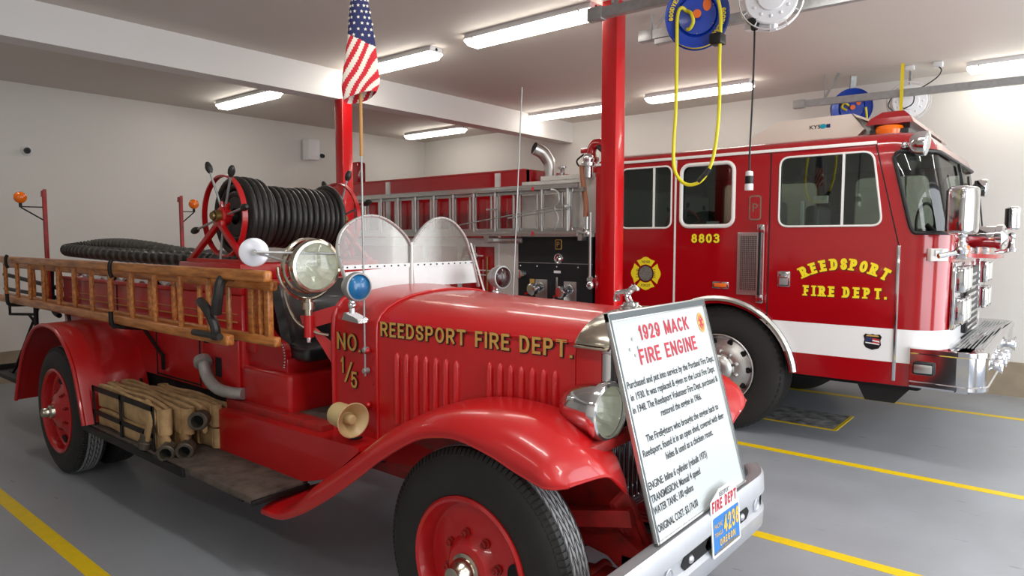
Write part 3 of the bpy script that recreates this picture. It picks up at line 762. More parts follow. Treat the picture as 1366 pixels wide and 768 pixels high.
# seat
sb = MB(); sb.box(-3.70, -3.19, 2.0, 3.0, .70, .925, .025, 3); sb.box(-3.66, -3.26, 2.035, 2.965, .92, 1.0, .006)
sb.build('seat_box', 'red', mk)
for s in (-1, 1):
    ya = 2.03 if s < 0 else 2.97
    am = MB()
    crv = spline([(-3.27, ya, .955), (-3.262, ya, 1.02), (-3.285, ya, 1.075), (-3.35, ya, 1.10), (-3.42, ya, 1.14), (-3.47, ya, 1.24), (-3.5, ya, 1.36)], 4)
    am.prism([tuple(p) for p in crv] + [(-3.62, ya, 1.38), (-3.62, ya, .955)], (0, -s * .035, 0))
    arm = am.build('seat_side', 'red', mk, smooth=0)
    nl = MB()
    for p in spline([tuple(q) for q in crv], 1)[::1]:
        nl.ball((p.x - .012, ya + s * .0, p.z), .006, n=6)
    nl.build('upholstery_nails', 'chrome', arm)
ct = MB()
ct.box(-3.50, -3.13, 2.07, 2.93, .985, 1.07, .035, 4); ct.build('seat_cushion', 'leather', mk)
bk = MB(); rows = []
for j in range(13):
    z = 1.03 + .35 * j / 12
    row = []
    for i in range(17):
        u = -1 + 2 * i / 16; wrap = .16 * abs(u) ** 5
        row.append((-3.50 - .07 * j / 12 + .05 * sin(PI * j / 12) * (1 - abs(u) ** 4) + wrap * (1 - .3 * j / 12), C0 + u * .435, z))
    rows.append(row)
bk.sheet(rows, -.05); bk.build('seat_back', 'leather', mk, smooth=60)
rail = MB(); rail.box(-3.66, -3.56, 2.02, 2.98, 1.0, 1.40, .012)
rail.box(-3.62, -3.535, 2.03, 2.97, 1.375, 1.41, .012, 3)
ro = rail.build('seat_back_frame', 'red', mk)
nl = MB()
for i in range(44): nl.ball((-3.534, 2.05 + .9 * i / 43, 1.392), .005, n=6)
nl.build('upholstery_nails', 'chrome', ro)

# body (hose bed / tank)
by = MB(); by.m(0).box(-6.55, -3.66, 2.0, 3.0, .72, 1.325, .012); by.box(-4.45, -3.66, 2.0, 3.0, 1.326, 1.41, .004)
by.box(-6.56, -4.44, 1.985, 2.02, 1.31, 1.34, .01); by.box(-6.56, -4.44, 2.98, 3.015, 1.31, 1.34, .01); by.box(-4.46, -3.65, 1.985, 2.02, 1.385, 1.415, .01); by.box(-4.46, -3.65, 2.98, 3.015, 1.385, 1.415, .01)
by.box(-4.10, -3.68, 1.985, 2.0, .735, 1.12, .004)
for x in (-5.42, -4.78, -4.17): by.m(1).box(x - .006, x + .006, 1.9965, 2.0, .73, 1.31)
by.m(1).box(-3.945, -3.875, 1.982, 1.986, .83, .945); by.box(-4.78, -4.17, 1.9965, 2.0, .735, .745)
by.m(2).box(-6.4, -3.7, 1.9962, 1.9985, 1.165, 1.172); by.box(-6.4, -3.7, 1.9962, 1.9985, 1.212, 1.216)
body = by.build('body', ['red', 'blackm', 'gold'], mk)
cb = MB()
rows = []
for j in range(9):
    rows.append([(-6.4 + 1.95 * i / 30, 2.06 + .88 * j / 8, 1.395 + .03 * sin(i * 1.7 + j * .9) + .025 * sin(i * .6 + 2.1 * j) - .05 * (j in (0, 8))) for i in range(31)])
cb.sheet(rows, .02); tag(cb.build('bed_cover', 'cloth', body, smooth=60), 'crumpled grey canvas cover in the hose bed')
# ladder bracket struts on the near side
for p0, p1 in (((-5.0, 1.99, 1.02), (-4.62, 1.72, 1.09)), ((-6.72, 2.0, 1.12), (-6.72, 1.66, 1.10)), ((-4.58, 2.0, 1.12), (-4.58, 1.66, 1.10)), ((-3.45, 2.04, 1.10), (-3.45, 1.68, 1.12))):
    st = MB(); st.bar(p0, p1, .026, .014); st.build('ladder_bracket', 'iron', mk)
st = MB(); st.bar((-4.98, 1.985, 1.05), (-4.66, 1.985, .87), .02, .012); st.bar((-4.66, 1.985, .885), (-4.66, 1.985, .78), .022, .012); st.build('body_brace', 'iron', mk)
# filler pipe
fp = MB(); pp = spline([(-3.64, 1.99, .765), (-3.72, 1.955, .765), (-3.83, 1.93, .78), (-3.93, 1.925, .83), (-3.985, 1.93, .90), (-4.01, 1.935, .925)], 5)
fp.tube(pp, .034, 14); fp.lathe(pp[-1], (pp[-1] - pp[-3]), [(.034, -.035), (.052, -.03), (.052, -.004), (.046, .0), (.046, .012), (.036, .014), (.034, .0), (0, .0)], 18)
fp.build('filler_pipe', 'pipe', mk)

# booster reel on its plinth
XR, ZR = -3.995, 1.785
ps = MB(); ps.box(-4.42, -3.66, 2.0, 3.0, 1.41, 1.505, .012)
for ya in (2.06, 2.94):
    for dx in (-.40, .30): ps.bar((XR, ya, ZR - .04), (XR + dx, ya, 1.50), .032, .032, b=.004)
    ps.bar((XR - .40, ya, 1.515), (XR + .32, ya, 1.515), .034, .022); ps.bar((XR - .05, ya, ZR - .045), (XR + .05, ya, ZR - .045), .034, .04, b=.006)
ps.box(-3.72, -3.66, 2.42, 2.52, 1.50, 1.64, .006)
pl = ps.build('reel_stand', 'red', mk)
dr = MB(); dr.lathe((XR, 2.16, ZR), (0, 1, 0), [(.05, 0), (.12, .0), (.14, .02), (.155, .03), (.155, .62), (.14, .66), (.05, .68)], 32)
dr.cyl((XR, 2.02, ZR), (XR, 2.98, ZR), .028, n=14); dr.build('reel_drum', 'hoseblk', mk)
hc = MB(); pts = []
def coil(y0, y1, r, turns, ph=0.0, jit=.004):
    n = int(turns * 36); return [(XR + (r + jit * sin(i * .21)) * cos(ph + 2 * PI * turns * i / n), y0 + (y1 - y0) * i / n, ZR + (r + jit * sin(i * .21)) * sin(ph + 2 * PI * turns * i / n)) for i in range(n + 1)]
hc.tube(coil(2.20, 2.81, .178, 14.5), .0205, 8)
hc.tube(coil(2.17, 2.29, .222, 3.2, 1.0), .021, 8)
hc.tube(coil(2.80, 2.82, .205, 1.2, 2.0), .0205, 8)
for r, yy in ((.10, 2.185), (.14, 2.175), (.185, 2.175), (.225, 2.165)): hc.tube([(XR + r * cos(t), yy, ZR + r * sin(t)) for t in [2 * PI * i / 40 for i in range(40)]], .0205, 8, closed=True)
hc.build('booster_hose', 'hoseblk', mk, smooth=60)
for ya, s in ((2.09, -1), (2.91, 1)):
    hw = MB()
    hw.lathe((XR, ya - .016, ZR), (0, 1, 0), [(.238, 0), (.248, 0), (.248, .032), (.238, .032), (.238, 0)], 48)
    hw.lathe((XR, ya - .03, ZR), (0, 1, 0), [(.0, 0), (.045, 0), (.055, .01), (.055, .05), (.045, .06), (0, .06)], 20)
    for i in range(5):
        t = rad((8, 56, 108, 196, 270)[i] if s < 0 else (20, 74, 128, 210, 290)[i]); d = V((cos(t), 0, sin(t)))
        hw.tube([V((XR, ya, ZR)) + d * .04, V((XR, ya, ZR)) + d * .09], .016, 8)
    wo = hw.build('reel_hand_wheel', 'red', mk)
    hub = MB(); hub.lathe((XR, ya + s * .03, ZR), (0, s, 0), [(.036, 0), (.036, .03), (.026, .034), (.022, .05), (0, .05)], 14); hub.build('hub', 'brass', wo)
    for i in range(5):
        t = rad((8, 56, 108, 196, 270)[i] if s < 0 else (20, 74, 128, 210, 290)[i]); d = (V((cos(t), 0, sin(t))) + V((0, s * .12, 0))).normalized()
        o = V((XR, ya, ZR)); hn = MB()
        hn.m(0).tube([o + d * .06, o + d * .29], .0075, 8)
        hn.m(1).lathe(o + d * .275, d, [(.0, 0), (.012, .002), (.02, .02), (.022, .04), (.016, .062), (.009, .072), (0, .074)], 12)
        hn.build('handle', ['galv', 'hoseblk'], wo)

# amber marker lamps on their poles at the rear corners
for s in (-1, 1):
    x, ya = -6.68, S(.565, s)
    ap_ = MB(); ap_.bar((x, ya, 1.10), (x, ya, 2.03), .03, .03, b=.004); ap_.prism([(x - .05, ya - .012, 2.0), (x + .02, ya - .012, 2.0), (x + .018, ya - .012, 2.06), (x - .01, ya - .012, 2.045), (x - .04, ya - .012, 2.05)], (0, .024, 0))
    po = ap_.build('marker_pole', 'redd', mk)
    yl = S(.735, s) if s < 0 else S(.69, s); zl = 1.985
    ar = MB(); ar.tube([(x, ya, zl - .075), (x, yl, zl - .075)], .005, 6); ar.tube([(x, ya, zl - .19), (x, yl, zl - .08)], .006, 6); ar.cyl((x, yl, zl - .08), (x, yl, zl - .045), .012, n=10)
    ar.build('arm', 'iron', po)
    am = MB(); am.ball((x, yl, zl), .048, (.9, 1, 1), 16); tag(am.build('lens', 'amber', po), 'amber lamp lens')
# rear step and irons
rs_ = MB(); rs_.m(0).box(-7.55, -6.60, 1.72, 3.28, .42, .46, .006); rs_.box(-7.57, -7.54, 1.70, 3.30, .41, .50, .004); rs_.box(-7.4, -6.5, 1.9, 1.96, .46, .56); rs_.box(-7.4, -6.5, 3.04, 3.1, .46, .56)
for sd in (-1, 1):
    def Q(y): return y if sd < 0 else 2 * C0 - y
    rs_.tube([(-6.60, Q(1.84), 1.10), (-7.20, Q(1.80), .50), (-7.25, Q(1.79), .45), (-7.32, Q(1.79), .46)], .011, 8)
    rs_.tube([(-6.55, Q(1.80), 1.12), (-6.56, Q(1.80), .86)], .018, 8); rs_.tube([(-6.75, Q(1.80), 1.02), (-6.35, Q(1.82), .84), (-6.15, Q(1.9), .86)], .011, 8)
    rs_.tube([(-6.86, Q(1.70), 1.15), (-6.86, Q(1.70), 1.02), (-6.55, Q(1.80), 1.03)], .012, 8)
    rs_.tube([(-6.4, Q(1.98), 1.1), (-6.35, Q(1.98), .9)], .014, 8)
rs_.tube(spline([(-6.60, 1.98, 1.0), (-6.74, 1.98, 1.05), (-6.76, 1.98, 1.3), (-6.70, 1.98, 1.42), (-6.58, 2.0, 1.44)], 4), .022, 8)
rs_.tube([(-8.1, 1.98, 1.30), (-6.6, 2.02, 1.22)], .02, 8); rs_.tube([(-8.1, 1.98, 1.16), (-6.6, 2.02, 1.14)], .018, 8)
rs_.build('rear_step', ['iron'], mk)

# windshield
XW = -2.80
hump = [(2.105, 1.385), (2.07, 1.48), (2.045, 1.56), (2.04, 1.62), (2.06, 1.675), (2.105, 1.72), (2.17, 1.752), (2.245, 1.766), (2.32, 1.758), (2.39, 1.728), (2.45, 1.688), (2.495, 1.645), (2.515, 1.61)]
hs_ = spline([(y, z, 0) for y, z in hump], 3)
near = [(p.x, p.y) for p in hs_]
far = [(p.x, p.y) for p in spline([(y, z, 0) for y, z in [(3.06, 1.36), (3.025, 1.47), (2.985, 1.57), (2.955, 1.64), (2.915, 1.69), (2.86, 1.735), (2.80, 1.76), (2.74, 1.766), (2.67, 1.748), (2.61, 1.71), (2.55, 1.65), (2.515, 1.61)]], 3)]
wf = MB()
for path in (near + [(2.522, 1.50), (2.53, 1.395)], far + [(2.512, 1.50), (2.51, 1.395)]):
    P = [V((XW, y, z)) for y, z in path]
    wf.tube(P, .013, 8, sy=.55)
wf.bar((XW, 2.07, 1.506), (XW, 3.0, 1.506), .012, .022)
wf.bar((XW, 2.515, 1.39), (XW, 2.515, 1.63), .012, .026)
for s in (-1, 1): wf.tube([(XW + .01, S(.47, s) + .015, 1.62), (XW + .18, S(.43, s), 1.31)], .006, 6) if s > 0 else None
ws = wf.build('windshield_frame', 'alup', mk)
rv = MB()
for path in (near, far):
    acc = 0; P = [V((XW + .009, y, z)) for y, z in path]
    for a, b in zip(P[:-1], P[1:]):
        acc += (b - a).length
        if acc > .045: rv.ball(b, .0045, n=6); acc = 0
for i in range(20): rv.ball((XW + .009, 2.09 + .90 * i / 19, 1.506), .0045, n=6)
for i in range(5): rv.ball((XW + .009, 2.515, 1.41 + .045 * i), .0045, n=6)
rv.build('rivets', 'iron', ws)
def pane(path, name, z0, z1, m, yend):
    pts = [(y, z) for y, z in path if z > 1.50]
    if name == 'pane': poly = pts + [(yend, 1.50)] + [(path[0][0] * .35 + pts[0][0] * .65, 1.50)]
    else: poly = [(yend, 1.506), (yend, 1.385)] + [(path[0][0], 1.385)] + [q for q in path if 1.385 < q[1] <= 1.506]
    MB().prism([(XW - .002, y, z) for y, z in poly], (.004, 0, 0)).build(name, m, ws, smooth=0)
for path in (near, far):
    pane(path, 'pane', 0, 0, 'shield', 2.515); pane(path, 'lower_panel', 0, 0, 'alup', 2.515)

# searchlight on its bracket
def lamp(parent, c, ax, R, depth, name, shell_m, lens_m, bezel=.014, refl=True, stem=None):
    c = V(c); a = V(ax).normalized(); b = MB()
    prof = [(.0, -depth), (.25 * R, -depth * .98), (.55 * R, -depth * .86), (.82 * R, -depth * .58), (.96 * R, -depth * .25), (R, -.02), (R * 1.05, -.016), (R * 1.05, .004), (R * 1.0, .014), (R * .9, .016), (R * .88, .004)]
    b.lathe(c, a, prof, 40)
    o = b.build(name, shell_m, parent)
    if refl:
        r = MB(); rr_ = [(R * .9, .0), (R * .75, -depth * .3), (R * .5, -depth * .5), (R * .2, -depth * .62), (R * .02, -depth * .64)]
        rng = random.Random(3); _, e1, e2 = frame_from(a); gN = 22; gd_ = []
        for q in range(gN): gd_.append([c + a * (h + rng.uniform(-.012, .012) * (0 < i < 4)) + (e1 * cos(2 * PI * q / gN) + e2 * sin(2 * PI * q / gN)) * r_ for i, (r_, h) in enumerate(rr_)])
        r.loft([[g[i] for g in gd_] for i in range(5)], caps=False); r.build('reflector', 'reflector', o, smooth=0)
        g = MB(); g.lathe(c, a, [(R * .9, .002), (R * .6, .012), (R * .3, .018), (0, .02)], 36); g.build('lens', lens_m, o)
    else:
        g = MB(); g.lathe(c, a, [(R * .9, .003), (R * .7, .014), (R * .4, .022), (0, .026)], 28); g.build('lens', lens_m, o)
    return o
SL = (-2.86, 1.955, 1.515)
so = lamp(mk, SL, (1, -.1, -.03), .127, .18, 'searchlight', 'nickel', 'lens')
sk = MB()
sk.lathe((-2.90, 1.955, 1.515), (1, -.1, -.03), [(.13, -.045), (.139, -.04), (.139, -.02), (.13, -.015)], 36)
yk = [(-2.93 + .0, 1.955 + .165 * cos(t), 1.515 + .165 * sin(t)) for t in [rad(180 + 180 * i / 14) for i in range(15)]]
sk.tube(yk, .009, 8); sk.cyl((-2.93, 1.955, 1.27), (-2.93, 1.955, 1.352), .02, n=12); sk.cyl((-2.93, 1.955, 1.30), (-2.93, 1.955, 1.335), .032, n=14)
sk.tube(spline([(-3.0, 1.93, 1.50), (-3.05, 1.9, 1.40), (-3.0, 1.92, 1.25), (-2.92, 1.97, 1.19), (-2.86, 2.02, 1.17)], 5), .007, 6)
sk.build('yoke', 'nickel', so)
sbk = MB()
sbk.prism([(-2.975, 1.935, 1.265), (-2.845, 2.045, 1.315), (-2.845, 2.045, 1.25), (-2.965, 1.945, 1.205)], (.035, .03, 0))
sbk.prism([(-2.955, 1.955, 1.23), (-2.85, 2.045, 1.10), (-2.85, 2.045, 1.0), (-2.90, 2.0, 1.12)], (.016, .016, 0))
sbk.cyl((-2.93, 1.955, 1.16), (-2.93, 1.955, 1.27), .024, n=14); sbk.m(1).cyl((-2.93, 1.955, 1.135), (-2.93, 1.955, 1.16), .012, n=8)
sbk.build('searchlight_bracket', ['red', 'chrome'], mk)
# rear view mirror on its rods
mr = MB(); mc = V((-2.98, 1.70, 1.585)); ma = V((.86, -.5, .05)).normalized()
mr.m(1).lathe(mc, ma, [(.0, .012), (.052, .010), (.066, .004), (.068, 0), (.066, -.006), (0, -.006)], 28)
mr.m(0).cyl(mc + ma * .01, mc + ma * .035, .014, n=10); mr.tube([mc + ma * .03, (-2.82, 2.04, 1.575)], .007, 8); mr.tube([mc + ma * .03, (-2.93, 1.87, 1.53), (-2.95, 1.90, 1.50)], .006, 8)
mr.build('rear_view_mirror', ['galv', 'mirror'], mk)
# cowl lamps
for s, lm in ((-1, 'lensb'), (1, 'lensr')):
    lo = lamp(mk, (-2.575, S(.515, s), 1.425), (1, -.12, 0), .066, .10, 'cowl_lamp', 'galv', lm, refl=False)
    b = MB(); b.cyl((-2.62, S(.515, s), 1.30), (-2.62, S(.515, s), 1.37), .016, n=10); b.ball((-2.62, S(.515, s), 1.335), .022, n=10)
    b.prism([(-2.67, S(.465, s), 1.30), (-2.57, S(.465, s), 1.275), (-2.56, S(.465, s), 1.255), (-2.69, S(.465, s), 1.265)], (0, s * .06, 0))
    b.build('lamp_stand', 'chrome', lo)
# horn
hn = MB(); hcn = V((-2.515, 1.90, .822)); ha = V((1, -.12, -.03)).normalized()
hn.lathe(hcn, ha, [(0, -.15), (.045, -.15), (.056, -.14), (.058, -.09), (.050, -.06), (.048, -.05), (.052, -.03), (.062, -.012), (.080, .0), (.082, .003), (.077, .004), (.062, -.012), (.04, -.035), (.03, -.05), (0, -.05)], 32)
hn.lathe(hcn, ha, [(0, .0), (.018, -.002), (.024, -.012), (.024, -.05)], 16)
horn = hn.build('horn', 'cream', mk)
hb_ = MB(); hb_.tube([hcn - ha * .12, (-2.66, 2.045, .815)], .014, 8); hb_.tube(spline([(-2.66, 2.03, .76), (-2.66, 1.98, .72), (-2.62, 1.97, .70), (-2.58, 2.0, .71)], 4), .006, 6); hb_.build('horn_bracket', 'iron', horn)

# headlamps and their cross bar
for s in (-1, 1):
    ho = lamp(mk, (-1.255, S(.455 if s < 0 else .395, s), 1.04), (1, -.05, 0), .103, .20, 'headlamp', 'chrome', 'lens')
hbm = MB(); hbm.bar((-1.262, S(.60, -1), .925), (-1.262, S(.60, 1), .925), .05, .04, b=.006)
for s in (-1, 1): hbm.cyl((-1.28, S(.43, s), .925), (-1.28, S(.43, s), .95), .03, n=12)
hbm.build('headlamp_bar', 'frame', mk)

# far side aerial rod
ar = MB(); ar.tube([(-2.52, 3.04, 1.12), (-2.46, 3.06, 2.50)], .0035, 6); ar.lathe((-2.52, 3.0, 1.2), (0, 1, 0), [(.012, -.04), (.012, .03), (0, .03)], 8); ar.build('whip_aerial', 'galv', mk)

# bumper: slotted silver bar, ends swept back
bmn = MB(); ys = [1.725 + 1.41 * i / 36 for i in range(37)]
def bx_(y): d = max(0, y - 2.45 - .50); return -1.05 - 2.2 * d * d
prof = [(o_, z_ - .018) for o_, z_ in [(0, .62), (.012, .625), (.022, .612), (.026, .545), (.010, .530), (.010, .478), (.026, .462), (.022, .394), (.012, .38), (-.03, .385), (-.045, .40), (-.045, .61), (-.03, .62)]]
rings = []
for y in ys:
    n = V((1, 0, 0)); dx = (bx_(y + .01) - bx_(y - .01)) / .02; nn = V((1, -dx, 0)).normalized()
    e = min(1, .25 + 2.2 * min(y - ys[0], ys[-1] - y) / .15) if False else 1
    rings.append([V((bx_(y), y, z)) + nn * o for o, z in prof])
bmn.loft(rings)
bump = bmn.build('bumper', 'silver', mk, smooth=40)
sl = MB()
def slot(y0, y1):
    pts = []
    for i in range(11):
        y = y0 + (y1 - y0) * i / 10; q = abs(i - 5) / 5; hh = .014 + .012 * (1 - max(0, q - .8) / .2)
        pts.append((y, hh if q < 1 else .004))
    rows = [[(bx_(y) + .0135, y, .486 - h), (bx_(y) + .0135, y, .486 + h)] for y, h in pts]
    sl.m(0).sheet(rows, .001)
for y0, y1 in ((1.80, 2.02), (2.2, 2.44), (2.40, 2.62), (2.60, 2.84), (2.99, 3.14)): slot(y0, y1)
for y in (2.10, 2.93):
    sl.m(1).lathe((bx_(y) + .01, y, .486), (1, 0, 0), [(.03, 0), (.03, .006), (.024, .008), (.02, .004), (0, .004)], 20)
for y in (2.27, 2.76): sl.m(1).ball((bx_(y) + .014, y, .486), .016, (.8, 1.2, 1), 10)
sl.build('bumper_slots', ['blackm', 'silver'], bump)
# licence plate with its topper
def plate_quad():
    o = V((-1.018, 2.425, .43)); xd_ = V((0, 1, -.02)).normalized(); yd_ = V((-.08, .02, 1)).normalized(); return o, xd_, yd_
o, xd_, yd_ = plate_quad(); nrm = xd_.cross(yd_).normalized(); W_, H_ = .275, .165
lp = MB()
def P(u, v, l=0): return o + xd_ * u + yd_ * v + nrm * l
lp.m(0).prism([P(u, v) for u, v in rrect(0, W_, 0, H_, .012, 3)], nrm * .004)
lp.m(1).prism([P(u, v, .004) for u, v in rrect(.012, W_ - .012, .012, H_ - .014, .008, 3)], nrm * .0012)
lp.m(0).prism([P(u, v, .0005) for u, v in [(.0, H_), (W_ - .02, H_), (W_ - .02, H_ + .05), (W_ - .075, H_ + .085), (.085, H_ + .085), (0, H_ + .05)]], nrm * .003)
lp.m(3).prism([P(u, v, .0051) for u, v in [(.012, .012), (W_ - .012, .012), (W_ - .012, .016), (.2, .026), (.13, .03), (.07, .022), (.012, .017)]], nrm * .0008)
po = lp.build('licence_plate', ['white', 'pblue', 'ink', 'graphite'], mk, smooth=0)
pt_ = MB()
letters(pt_.m(0), '4236', P(.108, .072), xd_, yd_, .068, .2, .16, width=.15, lift=.0062)
pt_.m(0).text('PACIFIC', P(.02, .108), xd_, yd_, .017, lift=.0062, width=.075); pt_.text('TRAILS', P(.02, .075), xd_, yd_, .017, lift=.0062, width=.075)
letters(pt_.m(0), 'OREGON', P(.065, .032), xd_, yd_, .027, .2, .25, width=.15, lift=.0062)
letters(pt_.m(1), 'FIRE DEPT', P(.012, H_ + .006), xd_, yd_, .044, .22, .16, width=.235, lift=.0042)
pt_.m(2).text('REEDSPORT', P(.08, H_ + .055), xd_, yd_, .018, bold=.005, lift=.0042, width=.10)
pt_.build('lettering', ['porange', 'bred', 'ink'], po, smooth=0)
# ================================================================== MODERN FIRE ENGINE
en = thing('cab_forward_fire_engine', 'large modern red and white fire engine with closed cab and chrome bumper', 'fire engine', (-4.3, 6.8, 0))
YN, YF = 5.6, 8.0
EC = (YN + YF) / 2
def boolean(ob, cutters):
    for c in cutters:
        md = ob.modifiers.new('cut', 'BOOLEAN'); md.operation = 'DIFFERENCE'; md.object = c; md.solver = 'EXACT'
    dg = bpy.context.evaluated_depsgraph_get(); me = bpy.data.meshes.new_from_object(ob.evaluated_get(dg))
    ob.modifiers.clear(); old = ob.data; ob.data = me; bpy.data.meshes.remove(old)
    for c in cutters: me_ = c.data; bpy.data.objects.remove(c); bpy.data.meshes.remove(me_)
    me.polygons.foreach_set('use_smooth', [True] * len(me.polygons)); me.set_sharp_from_angle(angle=rad(30))
def xfront(z):
    if z < 1.66: return -.695 + .012 * (z - .57)
    return -.682 - .135 * ((z - 1.66) / .67)
def plan(z, inset=0.0, xr=-3.59, R=.26, n=8, xf=None):
    xf = (xfront(z) if xf is None else xf) - inset; y0, y1 = YN + inset, YF - inset; R = max(.05, R - inset * .6); pts = [V((xr + inset, y0, z))]
    for i in range(n + 1):
        t = PI / 2 * i / n; pts.append(V((xf - R + R * sin(t), y0 + R - R * cos(t), z)))
    for i in range(n + 1):
        t = PI / 2 * i / n; pts.append(V((xf - R + R * cos(t), y1 - R + R * sin(t), z)))
    pts.append(V((xr + inset, y1, z))); return pts
lv = [(.575, 0), (.745, 0), (.99, 0), (1.35, 0), (1.66, 0), (1.95, 0), (2.26, 0), (2.33, .004), (2.375, .02), (2.41, .06), (2.43, .13), (2.44, .22)]
cb = MB(); rings = [plan(z, i) for z, i in lv]
k = len(rings[0])
cb.loft(rings[:2], caps=False); cb.m(1).loft(rings[1:3], caps=False); cb.m(0).loft(rings[2:], caps=False)
cb.add(rings[0], [list(range(k))]); cb.add(rings[-1], [list(range(k))])
cab = cb.build('cab', ['ered', 'white', 'dgrey'], en, smooth=30)
wins = [rrect(-3.31, -2.80, 1.745, 2.29, .06), rrect(-2.705, -2.235, 1.755, 2.285, .07)]
def slant_win(d=0.0):
    raw = [(-1.86, 1.745), (-1.115, 1.745), (-1.19, 2.29), (-1.86, 2.29)]; out = []
    for i in range(4):
        p = V(raw[i]); a = (V(raw[i - 1]) - p).normalized(); b = (V(raw[(i + 1) % 4]) - p).normalized(); r = .075
        for j in range(6):
            t = j / 5; out.append(tuple((p + a * r) * (1 - t) ** 2 + p * 2 * t * (1 - t) + (p + b * r) * t * t))
    return out
wins.append(slant_win())
cuts = []
inner = MB(); inner.loft([plan(z, i + .05, R=.3) for z, i in ((1.19, 0), (1.66, 0), (2.26, 0), (2.345, .02))]); cuts.append(inner.build('c', 'dgrey', en, smooth=0))
for w in wins: cuts.append(MB().prism([(x, 5.3, z) for x, z in w], (0, 3, 0)).build('c', 'dgrey', en, smooth=0))
wsp = [(-1.055, 2.235), (-1.03, 2.265), (-.98, 2.275), (-.3, 2.275), (-.3, 1.69), (-.88, 1.69), (-.915, 1.70), (-.935, 1.74)]
cuts.append(MB().prism([(x, 5.3, z) for x, z in wsp], (0, 3, 0)).build('c', 'ered', en, smooth=0))
AX_, AZ_, AR_ = -2.34, .50, .60
for y0, y1 in ((5.4, 6.15), (7.45, 8.3)): cuts.append(MB().cyl((AX_, y0, AZ_), (AX_, y1, AZ_), AR_, n=48).build('c', 'dgrey', en, smooth=0))
boolean(cab, cuts)
# glass + rubbers
for w, nm, fr, r in ((wins[0], 'window', 'wtrim', .008), (wins[1], 'window', 'wtrim', .017), (wins[2], 'window', 'wtrim', .008)):
    for ys_, sg in ((YN, -1), (YF, 1)):
        f = MB(); f.tube([V((x, ys_ + sg * .002, z)) for x, z in w], r, 8, closed=True, up=(0, 1, 0))
        if w is wins[0]: f.box(-2.98, -2.965, ys_ - .008, ys_ + .008, 1.75, 2.285)
        if w is wins[2]: f.box(-1.398, -1.382, ys_ - .008, ys_ + .008, 1.75, 2.285)
        fo = f.build('window_frame', fr, en)
        MB().prism([(x, ys_ - sg * .02, z) for x, z in w], (0, sg * .004, 0)).build('pane', 'glass', fo, smooth=0)
        if w is wins[1]:
            f2 = MB(); f2.tube([V((x * .955 + -2.47 * .045, ys_ - sg * .004, z * .955 + 2.02 * .045)) for x, z in w], .008, 6, closed=True, up=(0, 1, 0)); f2.build('seal', 'black', fo)
def wrap_path(z, x0=-.93, n=10, grow=0.0, dz=0.0):
    pts = [p for p in plan(z, -grow, n=n)][1:-1]
    pts = [V((x0, YN - grow, z))] + [p for p in pts if p.x > x0] + [V((x0, YF + grow, z))]
    return [V((p.x, p.y, p.z + dz)) for p in pts]
wsf = MB()
lo, hi = wrap_path(1.69, -.90, grow=.004), wrap_path(2.275, -1.02, grow=.004)
left = [V((-.915, YN - .004, 1.70)), V((-.935, YN - .004, 1.74)), V((-1.055, YN - .004, 2.235)), V((-1.04, YN - .004, 2.262))]
rgt = [V((p.x, 2 * EC - p.y, p.z)) for p in left]
wsf.m(0).tube(lo + rgt + hi[::-1] + left[::-1], .014, 8, closed=True)
wsf.m(0).bar((-.69, EC, 1.69), (-.80, EC, 2.275), .035, .02)
wsf.m(1).tube([p + V((.004, -.006 if p.y < EC else .006, 0)) for p in lo + rgt + hi[::-1] + left[::-1]], .006, 6, closed=True)
wso = wsf.build('windscreen_frame', ['black', 'chrome'], en)
gw = MB(); zs = [1.69 + .585 * i / 4 for i in range(5)]
gw.loft([wrap_path(z, -.935 - .11 * (z - 1.74) / .5, grow=-.012) for z in zs], closed=False); gw.build('windscreen', 'glass', wso, smooth=60)
wp = MB()
for yy in (6.25, 6.75, 7.3):
    for d in (0, .025): wp.tube([(-.655, yy, 1.70), (-.70, yy + .10 + d, 2.0)], .006, 6)
    wp.bar((-.70, yy + .08, 1.85), (-.745, yy + .19, 2.17), .014, .012)
wp.build('wiper', 'black', wso)
# cab interior
ci = MB(); ci.m(0)
ci.box(-1.6, -.85, 6.3, 7.3, 1.19, 1.62, .08, 3)                 # engine cover
ci.box(-.98, -.80, 5.72, 7.88, 1.25, 1.68, .05, 3)               # dash
for y0 in (5.85, 7.25):
    ci.m(1).box(-2.0, -1.55, y0, y0 + .5, 1.2, 1.5, .05, 3); ci.box(-2.16, -2.02, y0, y0 + .5, 1.45, 1.98, .05, 3)
ci.m(1).box(-2.5, -2.2, 5.72, 7.88, 1.2, 1.72, .04); ci.box(-3.5, -3.1, 5.75, 7.85, 1.2, 1.65, .05, 3); ci.box(-3.54, -3.42, 5.75, 7.85, 1.6, 2.15, .05, 3)
ci.m(2).tube([V((-1.12 + .05 * cos(t), 7.5 + .2 * cos(t), 1.78 + .2 * sin(t))) for t in [2 * PI * i / 28 for i in range(28)]], .014, 8, closed=True)
ci.cyl((-1.12, 7.5, 1.78), (-.95, 7.5, 1.6), .025, n=10)
ci.tube(spline([(-1.62, 5.95, 2.25), (-1.6, 5.92, 2.0), (-1.52, 5.92, 1.86), (-1.48, 5.93, 2.0), (-1.5, 5.95, 2.25)], 6), .012, 8)
ci.m(3).box(-1.74, -1.72, 5.75, 5.77, 1.75, 1.95); ci.box(-1.66, -1.55, 5.80, 5.82, 1.93, 1.99); ci.box(-2.55, -2.44, 5.78, 5.8, 1.72, 1.80)
ci.build('cab_interior', ['dgrey', 'grey', 'black', 'whitep'], en)

